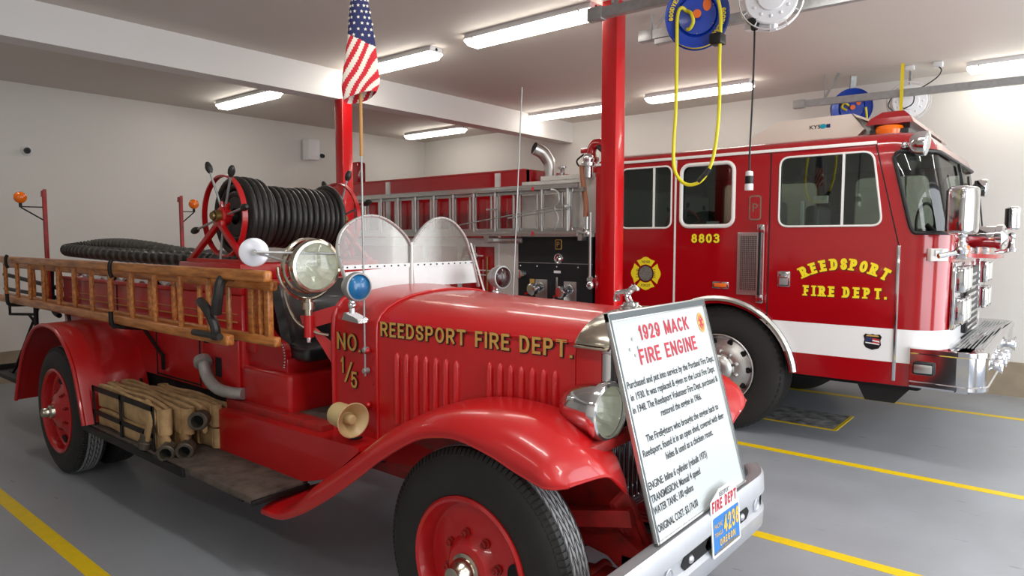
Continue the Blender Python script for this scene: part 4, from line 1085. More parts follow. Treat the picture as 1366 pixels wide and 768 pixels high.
# door seams, roof gutter, chrome strips
for y0, y1 in ((YN - .012, YN + .004), (YF - .004, YF + .012)): MB().box(-3.59, -1.17, y0, y1, 2.338, 2.362, .003).build('roof_gutter', 'wtrim', en)
MB().box(-2.768, -2.752, YN - .006, YN + .002, 1.0, 2.338).build('seam_strip', 'wtrim', en, smooth=0)
MB().box(-1.012, -.988, YN - .012, YN + .002, .61, 1.60, .004).build('door_edge_strip', 'chrome', en)
for x0, x1, z0, z1 in ((-1.938, -1.929, .95, 2.335), (-1.16, -.88, .572, .578), (-3.5, -3.494, .6, 2.33)): MB().box(x0, x1, YN - .0012, YN + .002, z0, z1).build('door_seam', 'blackm', en, smooth=0)
MB().prism([(-1.178, YN - .0012, 2.335), (-1.170, YN - .0012, 2.335), (-.998, YN - .0012, 1.60), (-1.006, YN - .0012, 1.60)], (0, .002, 0)).build('door_seam', 'blackm', en, smooth=0)
fa = MB()
arc = [V((AX_ + .625 * cos(rad(a)), YN - .008, AZ_ + .625 * sin(rad(a)))) for a in range(8, 173, 5)]
arc2 = [V((AX_ + .665 * cos(rad(a)), YN - .008, AZ_ + .665 * sin(rad(a)))) for a in range(8, 173, 5)]
fa.loft([[a, a + V((0, -.022, 0)), (a + b) / 2 + V((0, -.036, 0)), b + V((0, -.022, 0)), b, (a + b) / 2 + V((0, .01, 0))] for a, b in zip(arc, arc2)])
fa.build('wheel_arch_trim', 'alu', en, smooth=50)

# wheels
def truck_wheel(cx, yf, s, fr=True):
    ax = (0, s, 0); o = V((cx, yf, .535)); R = .535
    wl = MB(); wl.lathe(o, ax, [(.285, -.26), (.285, 0), (.288, .012), (.297, .008), (.290, .0), (.285, -.012), (.268, -.045), (.25, -.05), (.20, -.03), (.17, -.012), (.125, -.008), (.12, .035), (.095, .06), (.05, .07), (0, .07)], 48)
    for i in range(10):
        t = 2 * PI * i / 10; wl.m(1); c = o + V((cos(t) * .232, 0, sin(t) * .232)) + V((0, s * -.042, 0))
        wl.lathe(c, ax, [(.025, 0), (.025, .006), (0, .006)], 12)
        t += .314; wl.m(0); c = o + V((cos(t) * .15, s * -.012, sin(t) * .15)); wl.lathe(c, ax, [(.018, 0), (.018, .03), (.01, .04), (0, .042)], 8)
    w = wl.build('wheel', ['alu', 'blackm'], en)
    ty = MB(); pf = [(.29, -.01), (.315, .006), (.37, .012), (.44, .008), (.49, -.006), (.515, -.022), (R - .003, -.035), (R, -.045)]
    for q in (-.09, -.145, -.20): pf += [(R, q + .01), (R - .012, q + .006), (R - .012, q - .006), (R, q - .01)]
    pf += [(R, -.245), (.51, -.27), (.44, -.29), (.31, -.29), (.29, -.28)]
    ty.lathe(o, ax, pf, 64)
    for i in range(60):
        t0, t1 = 2 * PI * (i + .2) / 60, 2 * PI * (i + .8) / 60; a, e1, e2 = frame_from(ax)
        Pp = [o + a * h + (e1 * cos(t) + e2 * sin(t)) * r for t in (t0, t1) for h, r in ((-.045, R + .002), (-.015, .516), (-.015, .50), (-.045, .51))]
        ty.add(Pp, [[0, 1, 5, 4], [1, 2, 6, 5], [0, 3, 2, 1], [4, 5, 6, 7]])
    ty.build('tyre', 'rubber', w, smooth=30)
truck_wheel(AX_, 5.64, -1); truck_wheel(AX_, 7.96, 1); truck_wheel(-7.2, 5.66, -1); truck_wheel(-7.2, 7.94, 1)
ud = MB(); ud.box(-8.3, -.9, 6.1, 7.5, .45, .75, .03); ud.box(-3.2, -1.7, 6.2, 7.4, .7, 1.15, .03); ud.box(-6.6, -3.6, 5.75, 7.85, .55, .95, .02)
for ya in (5.66, 7.2):
    ud.prism([(-1.27, ya, .575), (-.88, ya, .575), (-1.0, ya, .43), (-1.2, ya, .43)], (0, .7, 0))
ud.cyl((AX_, 5.9, .535), (AX_, 7.7, .535), .07, n=12); ud.cyl((-7.2, 5.9, .535), (-7.2, 7.7, .535), .09, n=12)
ud.build('underbody', 'blackm', en)

# front bumper (deck + rounded chrome face)
def bplan(z, ins=0.0):
    R = .17; x1 = -.435 - ins; y0, y1 = 5.53 + ins, 8.07 - ins; pts = [V((-.895, y0 + .03, z))]
    for i in range(3): pts.append(V((-.895 + .12 * (i + 1), y0 + .03 - .03 * (i + 1) / 3, z)))
    for i in range(9):
        t = PI / 2 * i / 8; pts.append(V((x1 - R + R * sin(t), y0 + R - R * cos(t), z)))
    for i in range(9):
        t = PI / 2 * i / 8; pts.append(V((x1 - R + R * cos(t), y1 - R + R * sin(t), z)))
    pts.append(V((-.895, y1 - .03, z))); return pts
bp = MB(); bp.loft([bplan(.585, .012), bplan(.60, -.004), bplan(.625, -.004), bplan(.632, .004), bplan(.828, .004), bplan(.836, -.005), bplan(.866, -.005), bplan(.872, .008)])
bo = bp.build('bumper', 'chrome', en, smooth=40)
dk = MB()
for i in range(9): dk.box(-.66 + .022 * i, -.65 + .022 * i, 5.75, 7.85, .872, .877)
dk.build('bumper_deck_ribs', 'galv', bo, smooth=0)
bl = MB(); bl.m(0).box(-.872, -.74, 5.515, 5.545, .685, .775, .012); bl.m(1).box(-.862, -.75, 5.510, 5.52, .70, .76, .006); bl.build('side_marker', ['black', 'alu'], bo)
for yy, rr_ in ((5.98, .055), (6.35, .06), (6.6, .06), (7.3, .06)):
    h = MB(); h.lathe((-.435, yy, .74), (1, 0, 0), [(rr_ * .6, -.02), (rr_ * .6, .015), (rr_, .05), (rr_ * 1.1, .055), (rr_, .05), (rr_ * .7, .03), (0, .02)], 20); h.build('bumper_horn', 'chrome', bo)

# grille, head lamps, indicators
gq = MB(); XFc = -.685
gq.m(0).box(XFc - .005, XFc + .03, 6.42, 7.18, .90, 1.42, .01)
for i in range(9): gq.m(1).box(XFc + .028, XFc + .04, 6.46, 7.14, .93 + .052 * i, .955 + .052 * i, .004)
gq.build('grille', ['black', 'chrome'], en)
for ya in (5.80, 7.36):
    hq = MB(); hq.box(XFc - .01, XFc + .02, ya - .02, ya + .46, .99, 1.48, .008); hq.build('headlamp_panel', 'chrome', en)
    for z in (1.03, 1.26):
        for y0 in (ya, ya + .225):
            hq = MB(); hq.m(0).box(XFc + .01, XFc + .075, y0, y0 + .205, z, z + .19, .014); hq.m(1).box(XFc + .070, XFc + .079, y0 + .022, y0 + .183, z + .022, z + .168, .006); hq.m(0).box(XFc + .02, XFc + .083, y0 + .098, y0 + .107, z + .01, z + .18)
            hq.build('headlamp', ['chrome', 'reflector'], en)
    iq = MB(); iq.m(0).box(XFc - .03, XFc + .07, ya + .05, ya + .20, 1.50, 1.62, .012); iq.m(1).box(XFc + .066, XFc + .074, ya + .07, ya + .18, 1.52, 1.60, .004); iq.build('indicator', ['chrome', 'orange'], en)
# corner lamp box and reflector strip on the near front corner
cbx = MB(); cbx.m(0).obox((-.765, 5.648, 1.535), (.8, .6, 0), (-.6, .8, 0), (0, 0, 1), .06, .025, .045, .006); cbx.m(1).obox((-.748, 5.628, 1.548), (.8, .6, 0), (-.6, .8, 0), (0, 0, 1), .038, .012, .022, .004)
cbx.build('corner_lamp', ['wtrim', 'alu'], en)
sp = MB()
# siren shelf, siren and mirrors
sp.prism([(-.70, 5.95, 1.52), (-.70, 7.2, 1.52), (-.62, 7.25, 1.515), (-.44, 6.5, 1.50), (-.47, 6.2, 1.50), (-.64, 5.9, 1.515)], (0, 0, .03)); sp.build('siren_shelf', 'ered', en)
sr = MB(); so_ = V((-.60, 6.35, 1.66)); sr.m(0).lathe(so_, (1, -.1, 0), [(0, -.10), (.05, -.09), (.075, -.05), (.085, -.02), (.085, .12), (.095, .125), (.095, .165), (.085, .17), (.07, .16), (.03, .19), (0, .195)], 28)
sr.bar((-.57, 6.35, 1.53), (-.57, 6.35, 1.6), .07, .09); sr.build('siren', ['chrome'], en)
def mirror(c, s, k=1.0):
    x, y, z = c; m_ = MB()
    m_.m(0).obox((x, y, z), (.92, .38 * s, 0), (-.38 * s, .92, 0), (0, 0, 1), .07 * k, .095 * k, .165 * k, .035 * k, 4)
    m_.m(1).obox((x - .066 * k, y - .03 * s * k, z), (.92, .38 * s, 0), (-.38 * s, .92, 0), (0, 0, 1), .005, .075 * k, .14 * k, .003)
    m_.m(0).cyl((x + .0, y, z - .27), (x, y, z - .15), .022, n=12); m_.ball((x, y, z - .16), .035, n=12); m_.lathe((x, y, z - .30), (0, 0, 1), [(.0, 0), (.04, .005), (.045, .03), (.03, .05), (.022, .1)], 16)
    m_.tube([(x, y, z - .28), (x - .12, y + .1 * -s * -1, z - .31)], .018, 8)
    return m_.build('wing_mirror', ['chrome', 'black'], en)
mirror((-.615, 5.56, 1.84), -1); mirror((-.46, 7.55, 1.83), 1, .62)
# round floodlamp at the roof corner, second at the far side
for p in ((-.87, 5.58, 2.315), (-.70, 7.75, 2.12)):
    fl_ = MB(); fl_.lathe(p, (1, -.05, -.12), [(0, -.095), (.035, -.09), (.062, -.075), (.08, -.045), (.086, -.01), (.086, .02), (.078, .028), (.045, .036), (0, .038)], 28)
    fl_.tube([V(p) + V((-.05, .03, 0)), V(p) + V((-.13, .02, -.005))], .018, 8); fl_.ball(V(p) + V((-.12, .015, 0)), .026, n=10); fl_.build('flood_lamp', 'chrome', en)

# roof: air conditioner, light bar
ac = MB(); y0, y1 = 6.05, 7.4
ac.box(-2.25, -1.25, y0 + .1, y1 - .1, 2.42, 2.47)
ac.m(0).prism([(-2.3, y0, 2.462), (-1.42, y0, 2.462), (-1.36, y0, 2.522), (-1.46, y0, 2.652), (-2.05, y0, 2.647), (-2.28, y0, 2.522)], (0, y1 - y0, 0))
ac.m(1).prism([(-1.40, y0 + .08, 2.472), (-1.20, y0 + .08, 2.472), (-1.24, y0 + .08, 2.522), (-1.44, y0 + .08, 2.622)], (0, y1 - y0 - .16, 0))
ac.m(0).prism([(-1.42, y0, 2.622), (-1.16, y0, 2.497), (-1.15, y0, 2.512), (-1.45, y0, 2.654)], (0, y1 - y0, 0))
aco = ac.build('roof_air_conditioner', ['beige', 'galv'], en, smooth=0)
al = MB(); al.m(0).text('KYS', (-1.78, y0 - .001, 2.559), (1, 0, 0), (0, 0, 1), .030, bold=.015, lift=.001, width=.085); al.m(1).prism([(-1.672 + .028 * cos(t), y0 - .0015, 2.574 + .02 * sin(t)) for t in [2 * PI * i / 14 for i in range(14)]], (0, .001, 0))
al.m(2).box(-1.645, -1.615, y0 - .002, y0, 2.559, 2.589)
al.build('badge', ['ink', 'teal', 'fblue'], aco, smooth=0)
lb = MB(); y0, y1 = 5.95, 7.65
lb.m(0).box(-1.30, -1.03, y0, y1, 2.44, 2.49, .008)
lb.m(1).loft([[(-1.33, y0, 2.53), (-1.0, y0, 2.53), (-1.0, y1, 2.53), (-1.33, y1, 2.53)], [(-1.30, y0, 2.575), (-1.02, y0, 2.575), (-1.02, y1, 2.575), (-1.30, y1, 2.575)], [(-1.22, y0 + .03, 2.625), (-1.07, y0 + .03, 2.625), (-1.07, y1 - .03, 2.625), (-1.22, y1 - .03, 2.625)]])
lb.m(0).box(-1.29, -1.04, y0 + .1, y1 - .05, 2.485, 2.53)
lbo = lb.build('light_bar', ['black', 'ered'], en, smooth=0)
am = MB(); am.lathe((-1.17, y0 + .06, 2.455), (0, 0, 1), [(.10, 0), (.105, .03), (.09, .06), (.05, .075), (0, .078)], 24); am.build('amber_dome', 'amber', lbo)
bc = MB(); bc.lathe((-2.62, 7.2, 2.44), (0, 0, 1), [(.22, 0), (.22, .1), (.17, .15), (0, .16)], 20); bc.build('roof_beacon', 'ered', en)

# lettering and marks on the cab side
yl = YN - .001
lt, lt2 = MB(), MB()
for mi, dp_, ol_, lf in ((0, (.05, -.05), .012, 0), (1, (0, 0), 0, .003)):
    lt.m(mi); lt2.m(mi)
    word = 'REEDSPORT'; Rr = .60; cx, cz = -1.368, 1.412 - Rr; sz = .088; w_ = .265
    ws_ = [(glyph_w(c_, w_) + (2 * w_ * .55 if c_ in SERIF else 0)) * sz * .90 for c_ in word]; gap = .004; tot = sum(ws_) + gap * 8; acc = -tot / 2
    for c_, w in zip(word, ws_):                   # arched line, letter by letter
        th = (acc + w / 2) / Rr; acc += w + gap
        o_ = V((cx + Rr * sin(th) - w / 2 * cos(th), yl, cz + Rr * cos(th) + w / 2 * sin(th)))
        letters(lt, c_, o_, (cos(th), 0, -sin(th)), (sin(th), 0, cos(th)), sz, w_, outline=ol_, slab=True, sx=.90, lift=lf, drop=dp_)
    letters(lt2, 'FIRE DEPT.', (-1.66, yl, 1.202), (1, 0, 0), (0, 0, 1), .082, .25, .13, width=.595, outline=ol_, slab=True, lift=lf, drop=dp_)
lt.build('arched_lettering', ['ink', 'ylet'], en, smooth=0); lt2.build('door_lettering', ['ink', 'ylet'], en, smooth=0)
nb = MB()
for mi, dp_, ol_, lf in ((0, (.03, -.03), .03, 0), (1, (0, 0), 0, .003)):
    letters(nb.m(mi), '8803', (-2.603, yl, 1.612), (1, 0, 0), (0, 0, 1), .078, .20, .14, width=.255, outline=ol_, lift=lf, drop=dp_)
nb.build('unit_number', ['ink', 'ylet'], en, smooth=0)
# four-armed yellow emblem
em = MB(); ec = V((-3.045, yl, 1.33))
def emp(u, v, l=0): return ec + V((u * .15, -l, v * .15))
for q in range(4):
    a = rad(90 * q); arm = [(-.36, .44), (-.62, .78), (-.36, .86), (-.16, .98), (0, 1.02), (.16, .98), (.36, .86), (.62, .78), (.36, .44), (.2, .52), (0, .56), (-.2, .52)]
    rot = lambda u, v: (u * cos(a) - v * sin(a), u * sin(a) + v * cos(a))
    em.m(0).prism([emp(*rot(u, v)) for u, v in arm], (0, -.001, 0))
em.m(1).prism([emp(.5 * cos(t), .5 * sin(t)) for t in [2 * PI * i / 28 for i in range(28)]], (0, -.0012, 0))
em.m(2).prism([emp(.45 * cos(t), .45 * sin(t), .001) for t in [2 * PI * i / 28 for i in range(28)]], (0, -.0012, 0))
em.m(1).text('NEVER', emp(-.29, .64, .0012), (1, 0, 0), (0, 0, 1), .022, bold=.01, width=.088); em.text('FORGET', emp(-.31, -.80, .0012), (1, 0, 0), (0, 0, 1), .022, bold=.01, width=.094)
em.m(1).text('9-11', emp(-.66, .30, .0012), (0, 0, -1), (1, 0, 0), .022, width=.08); em.text('2001', emp(.66, -.30, .0012), (0, 0, 1), (-1, 0, 0), .022, width=.085)
em.build('side_emblem', ['ylet', 'ink', 'graphite'], en, smooth=0)
# small shield decal on the white stripe
sd = MB(); sc = V((-1.15, yl, .885))
def sh(u, v, l): return sc + V((u * .062, -l, v * .062))
out = [(-.78, .9), (-.3, .82), (0, .92), (.3, .82), (.78, .9), (1.0, .62), (.86, .2), (.95, -.35), (.7, -.78), (0, -1.02), (-.7, -.78), (-.95, -.35), (-.86, .2), (-1.0, .62)]
sd.m(0).prism([sh(u, v, 0) for u, v in out], (0, -.0008, 0))
sd.m(1).prism([sh(u, v, .0009) for u, v in [(-.75, .5), (-.05, .5), (-.05, .0), (-.75, -.05)]], (0, -.0004, 0))
for i in range(3): sd.m(2 + i % 2).prism([sh(u, v, .0009) for u, v in [(-.0, .42 - .2 * i), (.76, .3 - .2 * i), (.8, .14 - .2 * i), (0, .26 - .2 * i)]], (0, -.0004, 0))
sd.m(3).prism([sh(u, v, .0009) for u, v in [(-.75, -.1), (.78, -.22), (.76, -.36), (-.75, -.24)]], (0, -.0004, 0)); sd.m(4).prism([sh(u, v, .0009) for u, v in [(-.6, .76), (.6, .76), (.7, .6), (-.7, .6)]], (0, -.0004, 0))
sd.build('shield_decal', ['black', 'fblue', 'fred', 'white', 'gold'], en, smooth=0)
# cab side fittings: vent grille, grab rail, latch, marker lamp, brand plate
vg = MB(); vg.m(0).box(-2.19, -1.97, YN - .012, YN, 1.185, 1.70, .004); vg.m(1).box(-2.165, -2.03, YN - .014, YN - .01, 1.22, 1.67)
for i in range(9): vg.m(2).box(-2.165 + .015 * i, -2.160 + .015 * i, YN - .018, YN - .013, 1.22, 1.67)
for i in range(28): vg.m(2).box(-2.165, -2.03, YN - .018, YN - .013, 1.222 + .016 * i, 1.227 + .016 * i)
vg.build('side_vent', ['alu', 'dgrey', 'alu'], en, smooth=0)
gb = MB(); gb.m(1).cyl((-1.985, YN - .05, 1.16), (-1.985, YN - .05, 1.74), .016, n=12); gb.m(0)
for z in (1.16, 1.73): gb.box(-2.01, -1.95, YN - .065, YN, z - .035, z + .035, .008)
gb.m(0).box(-1.975, -1.965, YN - .06, YN - .04, 1.16, 1.74)
gb.build('grab_rail', ['chrome', 'black'], en)
dh = MB(); dh.m(0).box(-1.855, -1.755, YN - .012, YN, 1.265, 1.39, .008); dh.m(1).box(-1.84, -1.77, YN - .013, YN - .008, 1.28, 1.335, .003); dh.m(0).box(-1.842, -1.768, YN - .02, YN - .012, 1.335, 1.352, .003); dh.build('door_latch', ['chrome', 'galv'], en)
ml = MB(); ml.m(0).box(-2.40, -2.26, YN - .01, YN, 1.225, 1.285, .006); ml.m(1).box(-2.385, -2.275, YN - .018, YN - .008, 1.238, 1.272, .006); ml.build('marker_lamp', ['chrome', 'orange'], en)
bpz = MB(); bpz.m(0).prism([(x, YN - .001, z) for x, z in rrect(-2.10, -2.0, 1.80, 2.0, .02, 4)], (0, -.006, 0)); bpz.m(1).prism([(x, YN - .007, z) for x, z in rrect(-2.09, -2.01, 1.81, 1.99, .016, 4)], (0, -.001, 0)); bpz.m(0).text('P', (-2.078, YN - .008, 1.865), (1, 0, 0), (0, 0, 1), .07, lift=.001); bpz.build('brand_plate', ['nickel', 'ered'], en, smooth=0)

# pump panel
pp_ = MB()
pp_.m(0).box(-4.56, -3.63, 5.62, 7.98, .85, 1.665); pp_.m(0).box(-4.56, -3.63, 5.612, 5.62, .86, 1.395); pp_.box(-4.56, -3.63, 5.612, 5.62, 1.405, 1.66)
pp_.m(1).box(-4.56, -3.63, 5.608, 5.614, 1.396, 1.402)
pno = pp_.build('pump_panel', ['panel', 'galv'], en, smooth=0)
pf = MB(); pf.lathe((-4.03, 5.612, 1.445), (0, -1, 0), [(.055, 0), (.055, .012), (.045, .016), (.03, .012), (.018, .03), (0, .032)], 24); pf.build('gauge', 'chrome', pno)
for x, z in ((-4.25, 1.13), (-3.89, 1.12)):
    pf = MB(); pf.m(1).box(x - .075, x + .075, 5.602, 5.612, z - .10, z + .10, .004); pf.m(0).lathe((x, 5.605, z + .02), (-.25, -1, -.15), [(.05, 0), (.05, .05), (.04, .055), (.04, .09), (.062, .095), (.062, .14), (.05, .15), (0, .15)], 20)
    pf.m(0).bar((x - .01, 5.50, z), (x - .11, 5.48, z - .05), .03, .02); pf.build('valve', ['chrome', 'alu'], pno)
pf = MB(); pf.lathe((-4.48, 5.612, 1.28), (-.2, -1, 0), [(.035, 0), (.035, .03), (.045, .035), (.045, .07), (0, .075)], 16); pf.build('capped_outlet', 'chrome', pno)
MB().box(-4.40, -4.34, 5.606, 5.612, 1.17, 1.23).build('gold_tag', 'gold', pno, smooth=0); MB().box(-4.09, -4.01, 5.606, 5.612, 1.30, 1.325).build('white_tag', 'whitep', pno, smooth=0); MB().box(-4.065, -4.045, 5.604, 5.612, 1.08, 1.26, .004).build('sight_strip', 'alu', pno)
for x in (-4.53, -4.31, -4.06, -3.8): MB().ball((x, 5.611, 1.365), .009, n=6).build('screw', 'alu', pno)
pf = MB(); pf.lathe((-4.05, 5.60, .97), (0, -1, .1), [(.07, 0), (.07, .06), (.05, .07), (.05, .1), (0, .1)], 18); pf.build('intake_cap', 'chrome', pno)
pe = MB(); pe.m(0).prism([(x, 5.611, z) for x, z in rrect(-4.075, -3.995, 1.54, 1.64, .012, 3)], (0, -.006, 0)); pe.m(1).prism([(x, 5.605, z) for x, z in rrect(-4.068, -4.002, 1.547, 1.633, .01, 3)], (0, -.001, 0)); pe.m(0).text('P', (-4.06, 5.604, 1.562), (1, 0, 0), (0, 0, 1), .055, lift=.001); pe.build('panel_emblem', ['gold', 'black'], pno, smooth=0)
# tread plate body above and behind
tp = MB()
tp.box(-4.55, -3.63, 5.66, 7.95, 1.70, 2.24); tp.box(-4.57, -3.62, 5.62, 5.70, 1.665, 1.70); tp.box(-4.30, -3.64, 5.655, 7.9, 2.24, 2.285)
tp.box(-4.83, -4.56, 5.615, 7.98, .85, 1.66); tp.build('tread_plate_housing', 'dplate', en, smooth=0)
bdy = MB()
bdy.m(0).box(-8.4, -4.83, 5.62, 7.98, .6, 1.62, .01); bdy.m(0).box(-8.3, -4.56, 5.80, 5.86, 1.62, 2.385); bdy.box(-8.3, -4.56, 7.74, 7.8, 1.62, 2.385); bdy.box(-4.6, -4.55, 5.8, 7.8, 2.0, 2.385); bdy.box(-8.3, -8.25, 5.8, 7.8, 1.62, 2.3); bdy.box(-8.3, -4.6, 5.86, 7.74, 1.62, 1.70)
for x in (-6.86, -5.0): bdy.m(1).box(x - .035, x + .035, 5.78, 5.80, 1.64, 2.37)
bdy.m(1).box(-8.4, -4.83, 5.605, 5.62, 1.56, 1.64); bdy.box(-8.4, -4.83, 5.60, 5.80, 1.62, 1.655)
for x in (-4.86, -5.42, -6.0): bdy.m(1).box(x - .03, x + .03, 5.606, 5.62, .85, 1.56)
bdy.m(3).box(-8.25, -4.62, 5.795, 5.87, 2.375, 2.40, .008)
bdy.m(2).box(-5.06, -5.04, 5.598, 5.61, 1.15, 1.42); bdy.m(0).box(-5.38, -4.90, 5.608, 5.618, .88, 1.54, .004)
bdy.m(2).box(-5.36, -5.2, 5.595, 5.61, 1.40, 1.43)
bdy.build('rear_body', ['ered', 'alup', 'chrome', 'redd'], en, smooth=0)
rh = MB()
rh.m(0).lathe((-5.16, 5.6, 1.46), (0, -1, 0), [(.0, 0), (.03, .0), (.03, .03), (0, .03)], 12)
for a in range(4):
    t = rad(90 * a); rh.m(0).bar((-5.16 + .02 * cos(t), 5.585, 1.46 + .02 * sin(t)), (-5.16 + .12 * cos(t), 5.575, 1.46 + .12 * sin(t)), .026, .012)
rh.m(1).cyl((-4.98, 5.585, 1.05), (-4.98, 5.585, 1.45), .01, n=8); rh.m(0).bar((-5.35, 5.59, 1.30), (-4.86, 5.59, 1.30), .016, .012); rh.bar((-5.35, 5.59, 1.25), (-4.86, 5.59, 1.25), .016, .012)
rh.build('compartment_handle', ['alup', 'brass'], en)
# exhaust stack, small outlet, hump, deck gun
ex = MB(); ep = spline([(-4.42, 5.98, 2.2), (-4.42, 5.98, 2.42), (-4.44, 5.96, 2.50), (-4.48, 5.92, 2.57), (-4.53, 5.85, 2.61)], 5)
ex.m(0).tube(ep, .068, 20); d = V((-.45, -.85, .25)).normalized(); ex.m(1).lathe(V((-4.53, 5.85, 2.61)), d, [(0, .006), (.066, .006), (.067, .0)], 20); ex.m(0).lathe((-4.42, 5.98, 2.2), (0, 0, 1), [(.075, 0), (.075, .1), (.068, .105)], 20)
ex.build('exhaust_stack', ['alu', 'blackm'], en)
ol = MB(); ol.m(0).cyl((-4.20, 5.9, 2.24), (-4.20, 5.9, 2.34), .03, n=14); ol.lathe((-4.20, 5.9, 2.34), (0, 0, 1), [(.02, 0), (.025, .03), (.05, .045), (.05, .06), (.02, .065), (0, .06)], 14); ol.build('deck_outlet', 'chrome', en)
hp = MB(); hp.ball((-4.3, 6.9, 2.28), .22, (1, 1.2, .75), 20); hp.build('hose_cover', 'ered', en)
dg_ = MB(); gx, gy = -3.92, 6.05
dg_.m(0).cyl((gx, gy, 2.28), (gx, gy, 2.36), .07, n=18); dg_.lathe((gx, gy, 2.34), (0, 0, 1), [(.05, 0), (.05, .1), (.065, .11), (.065, .14), (.05, .15)], 16)
dg_.tube(spline([(gx, gy, 2.45), (gx - .02, gy, 2.54), (gx + .02, gy, 2.62), (gx + .12, gy, 2.61), (gx + .17, gy, 2.52)], 5), .05, 14)
dg_.m(0).bar((gx - .13, gy - .02, 2.56), (gx, gy - .02, 2.56), .04, .05, b=.006); dg_.m(2).tube(spline([(gx - .08, gy - .05, 2.52), (gx - .16, gy - .06, 2.46), (gx - .12, gy - .06, 2.40), (gx - .04, gy - .05, 2.44)], 4), .01, 6)
dg_.m(2).lathe((gx + .16, gy - .03, 2.55), (.7, -.2, -.4), [(.035, -.1), (.045, 0), (.05, .1), (.055, .14), (0, .14)], 16); dg_.m(3).lathe((gx + .20, gy - .06, 2.50), (.7, -.2, -.4), [(.05, 0), (.056, .02), (.05, .04)], 16)
dg_.build('deck_gun', ['ered', 'chrome', 'black', 'ylet'], en)
vs_ = MB(); vs_.m(0).cyl((-3.70, 5.63, 2.24), (-3.70, 5.63, 2.42), .045, n=16); vs_.lathe((-3.70, 5.63, 2.34), (0, 0, 1), [(.045, 0), (.07, .01), (.07, .04), (.045, .05)], 16); vs_.ball((-3.70, 5.63, 2.42), .055, n=12)
vs_.m(1).tube(spline([(-3.76, 5.61, 2.36), (-3.74, 5.60, 2.2), (-3.70, 5.59, 2.0), (-3.69, 5.58, 1.86)], 5), .026, 10)
vs_.m(2).cyl((-3.63, 5.565, 1.20), (-3.63, 5.565, 1.90), .013, n=10); vs_.cyl((-3.68, 5.58, 1.74), (-3.68, 5.58, 1.86), .03, n=12); vs_.ball((-3.66, 5.56, 1.70), .035, n=10); vs_.m(0).ball((-3.62, 5.56, 1.20), .04, (1, 1, 1.2), 12); vs_.cyl((-3.62, 5.6, 1.24), (-3.62, 5.55, 1.26), .035, n=12)
vs_.build('standpipe', ['chrome', 'bhose', 'alu'], en)
rc_ = MB(); rc_.m(0).box(-8.2, -8.0, 6.2, 6.35, 2.40, 2.75, .03); rc_.m(1).box(-8.18, -8.0, 6.15, 6.40, 2.30, 2.42, .02); rc_.build('rear_beacon', ['ered', 'chrome'], en)

# aluminium ladder on the near side
al = thing('aluminium_ladder', 'silver aluminium ladder hung on edge along the modern engine behind the windshield', 'ladder', (-5.5, 5.5, 1.65))
rl = MB()
for (x0, x1, y, z0, z1, h) in ((-8.1, -3.74, 5.52, 1.70, 2.165, .05), (-8.0, -3.70, 5.565, 1.735, 2.125, .04), (-8.0, -4.1, 5.60, 1.735, 2.125, .03)):
    for z in (z0, z1):
        rl.box(x0, x1, y - .018, y + .018, z - h / 2, z + h / 2, .004)
        rl.box(x0, x1, y - .024, y + .024, z + h / 2 - .008, z + h / 2); rl.box(x0, x1, y - .024, y + .024, z - h / 2, z - h / 2 + .008)
rl.build('rails', 'alu', al)
for (x0, x1, y, z0, z1) in ((-8.0, -3.87, 5.52, 1.70, 2.165), (-7.88, -3.96, 5.565, 1.735, 2.125), (-7.9, -4.22, 5.60, 1.735, 2.125)):
    n = int((x1 - x0) / .312)
    for i in range(n + 1):
        x = x1 - .312 * i
        r = MB(); r.cyl((x, y, z0), (x, y, z1), .0145, n=10); r.build('rung', 'alu', al)
hk = MB(); hk.tube(spline([(-4.05, 5.50, 2.13), (-3.97, 5.49, 2.11), (-3.95, 5.49, 2.02), (-4.0, 5.49, 1.95), (-3.96, 5.49, 1.85), (-4.0, 5.49, 1.74)], 5), .011, 8)
hk.tube([(-5.3, 5.49, 1.80), (-3.83, 5.49, 1.98)], .006, 6); hk.tube([(-4.6, 5.485, 1.86), (-3.86, 5.485, 1.94)], .008, 6); hk.ball((-3.85, 5.485, 1.955), .03, n=8)
hk.box(-4.9, -4.75, 5.48, 5.50, 1.95, 1.965)
hk.build('locking_pawls', 'galv', al)
for x, z in ((-4.28, 2.15), (-4.28, 1.70)):
    m_ = MB(); m_.box(x - .012, x + .012, 5.494, 5.50, z - .02, z + .02); m_.build('red_mark', 'fred', al, smooth=0)
mb_ = MB(); mb_.m(0).box(-4.95, -4.88, 5.5, 5.66, 1.615, 1.68); mb_.box(-5.0, -4.5, 5.58, 5.64, 1.60, 1.66, .01); mb_.box(-3.75, -3.70, 5.53, 5.66, 1.63, 1.69); mb_.box(-3.86, -3.82, 5.53, 5.68, 1.7, 2.15, .004); mb_.build('ladder_mount', 'alu', en)
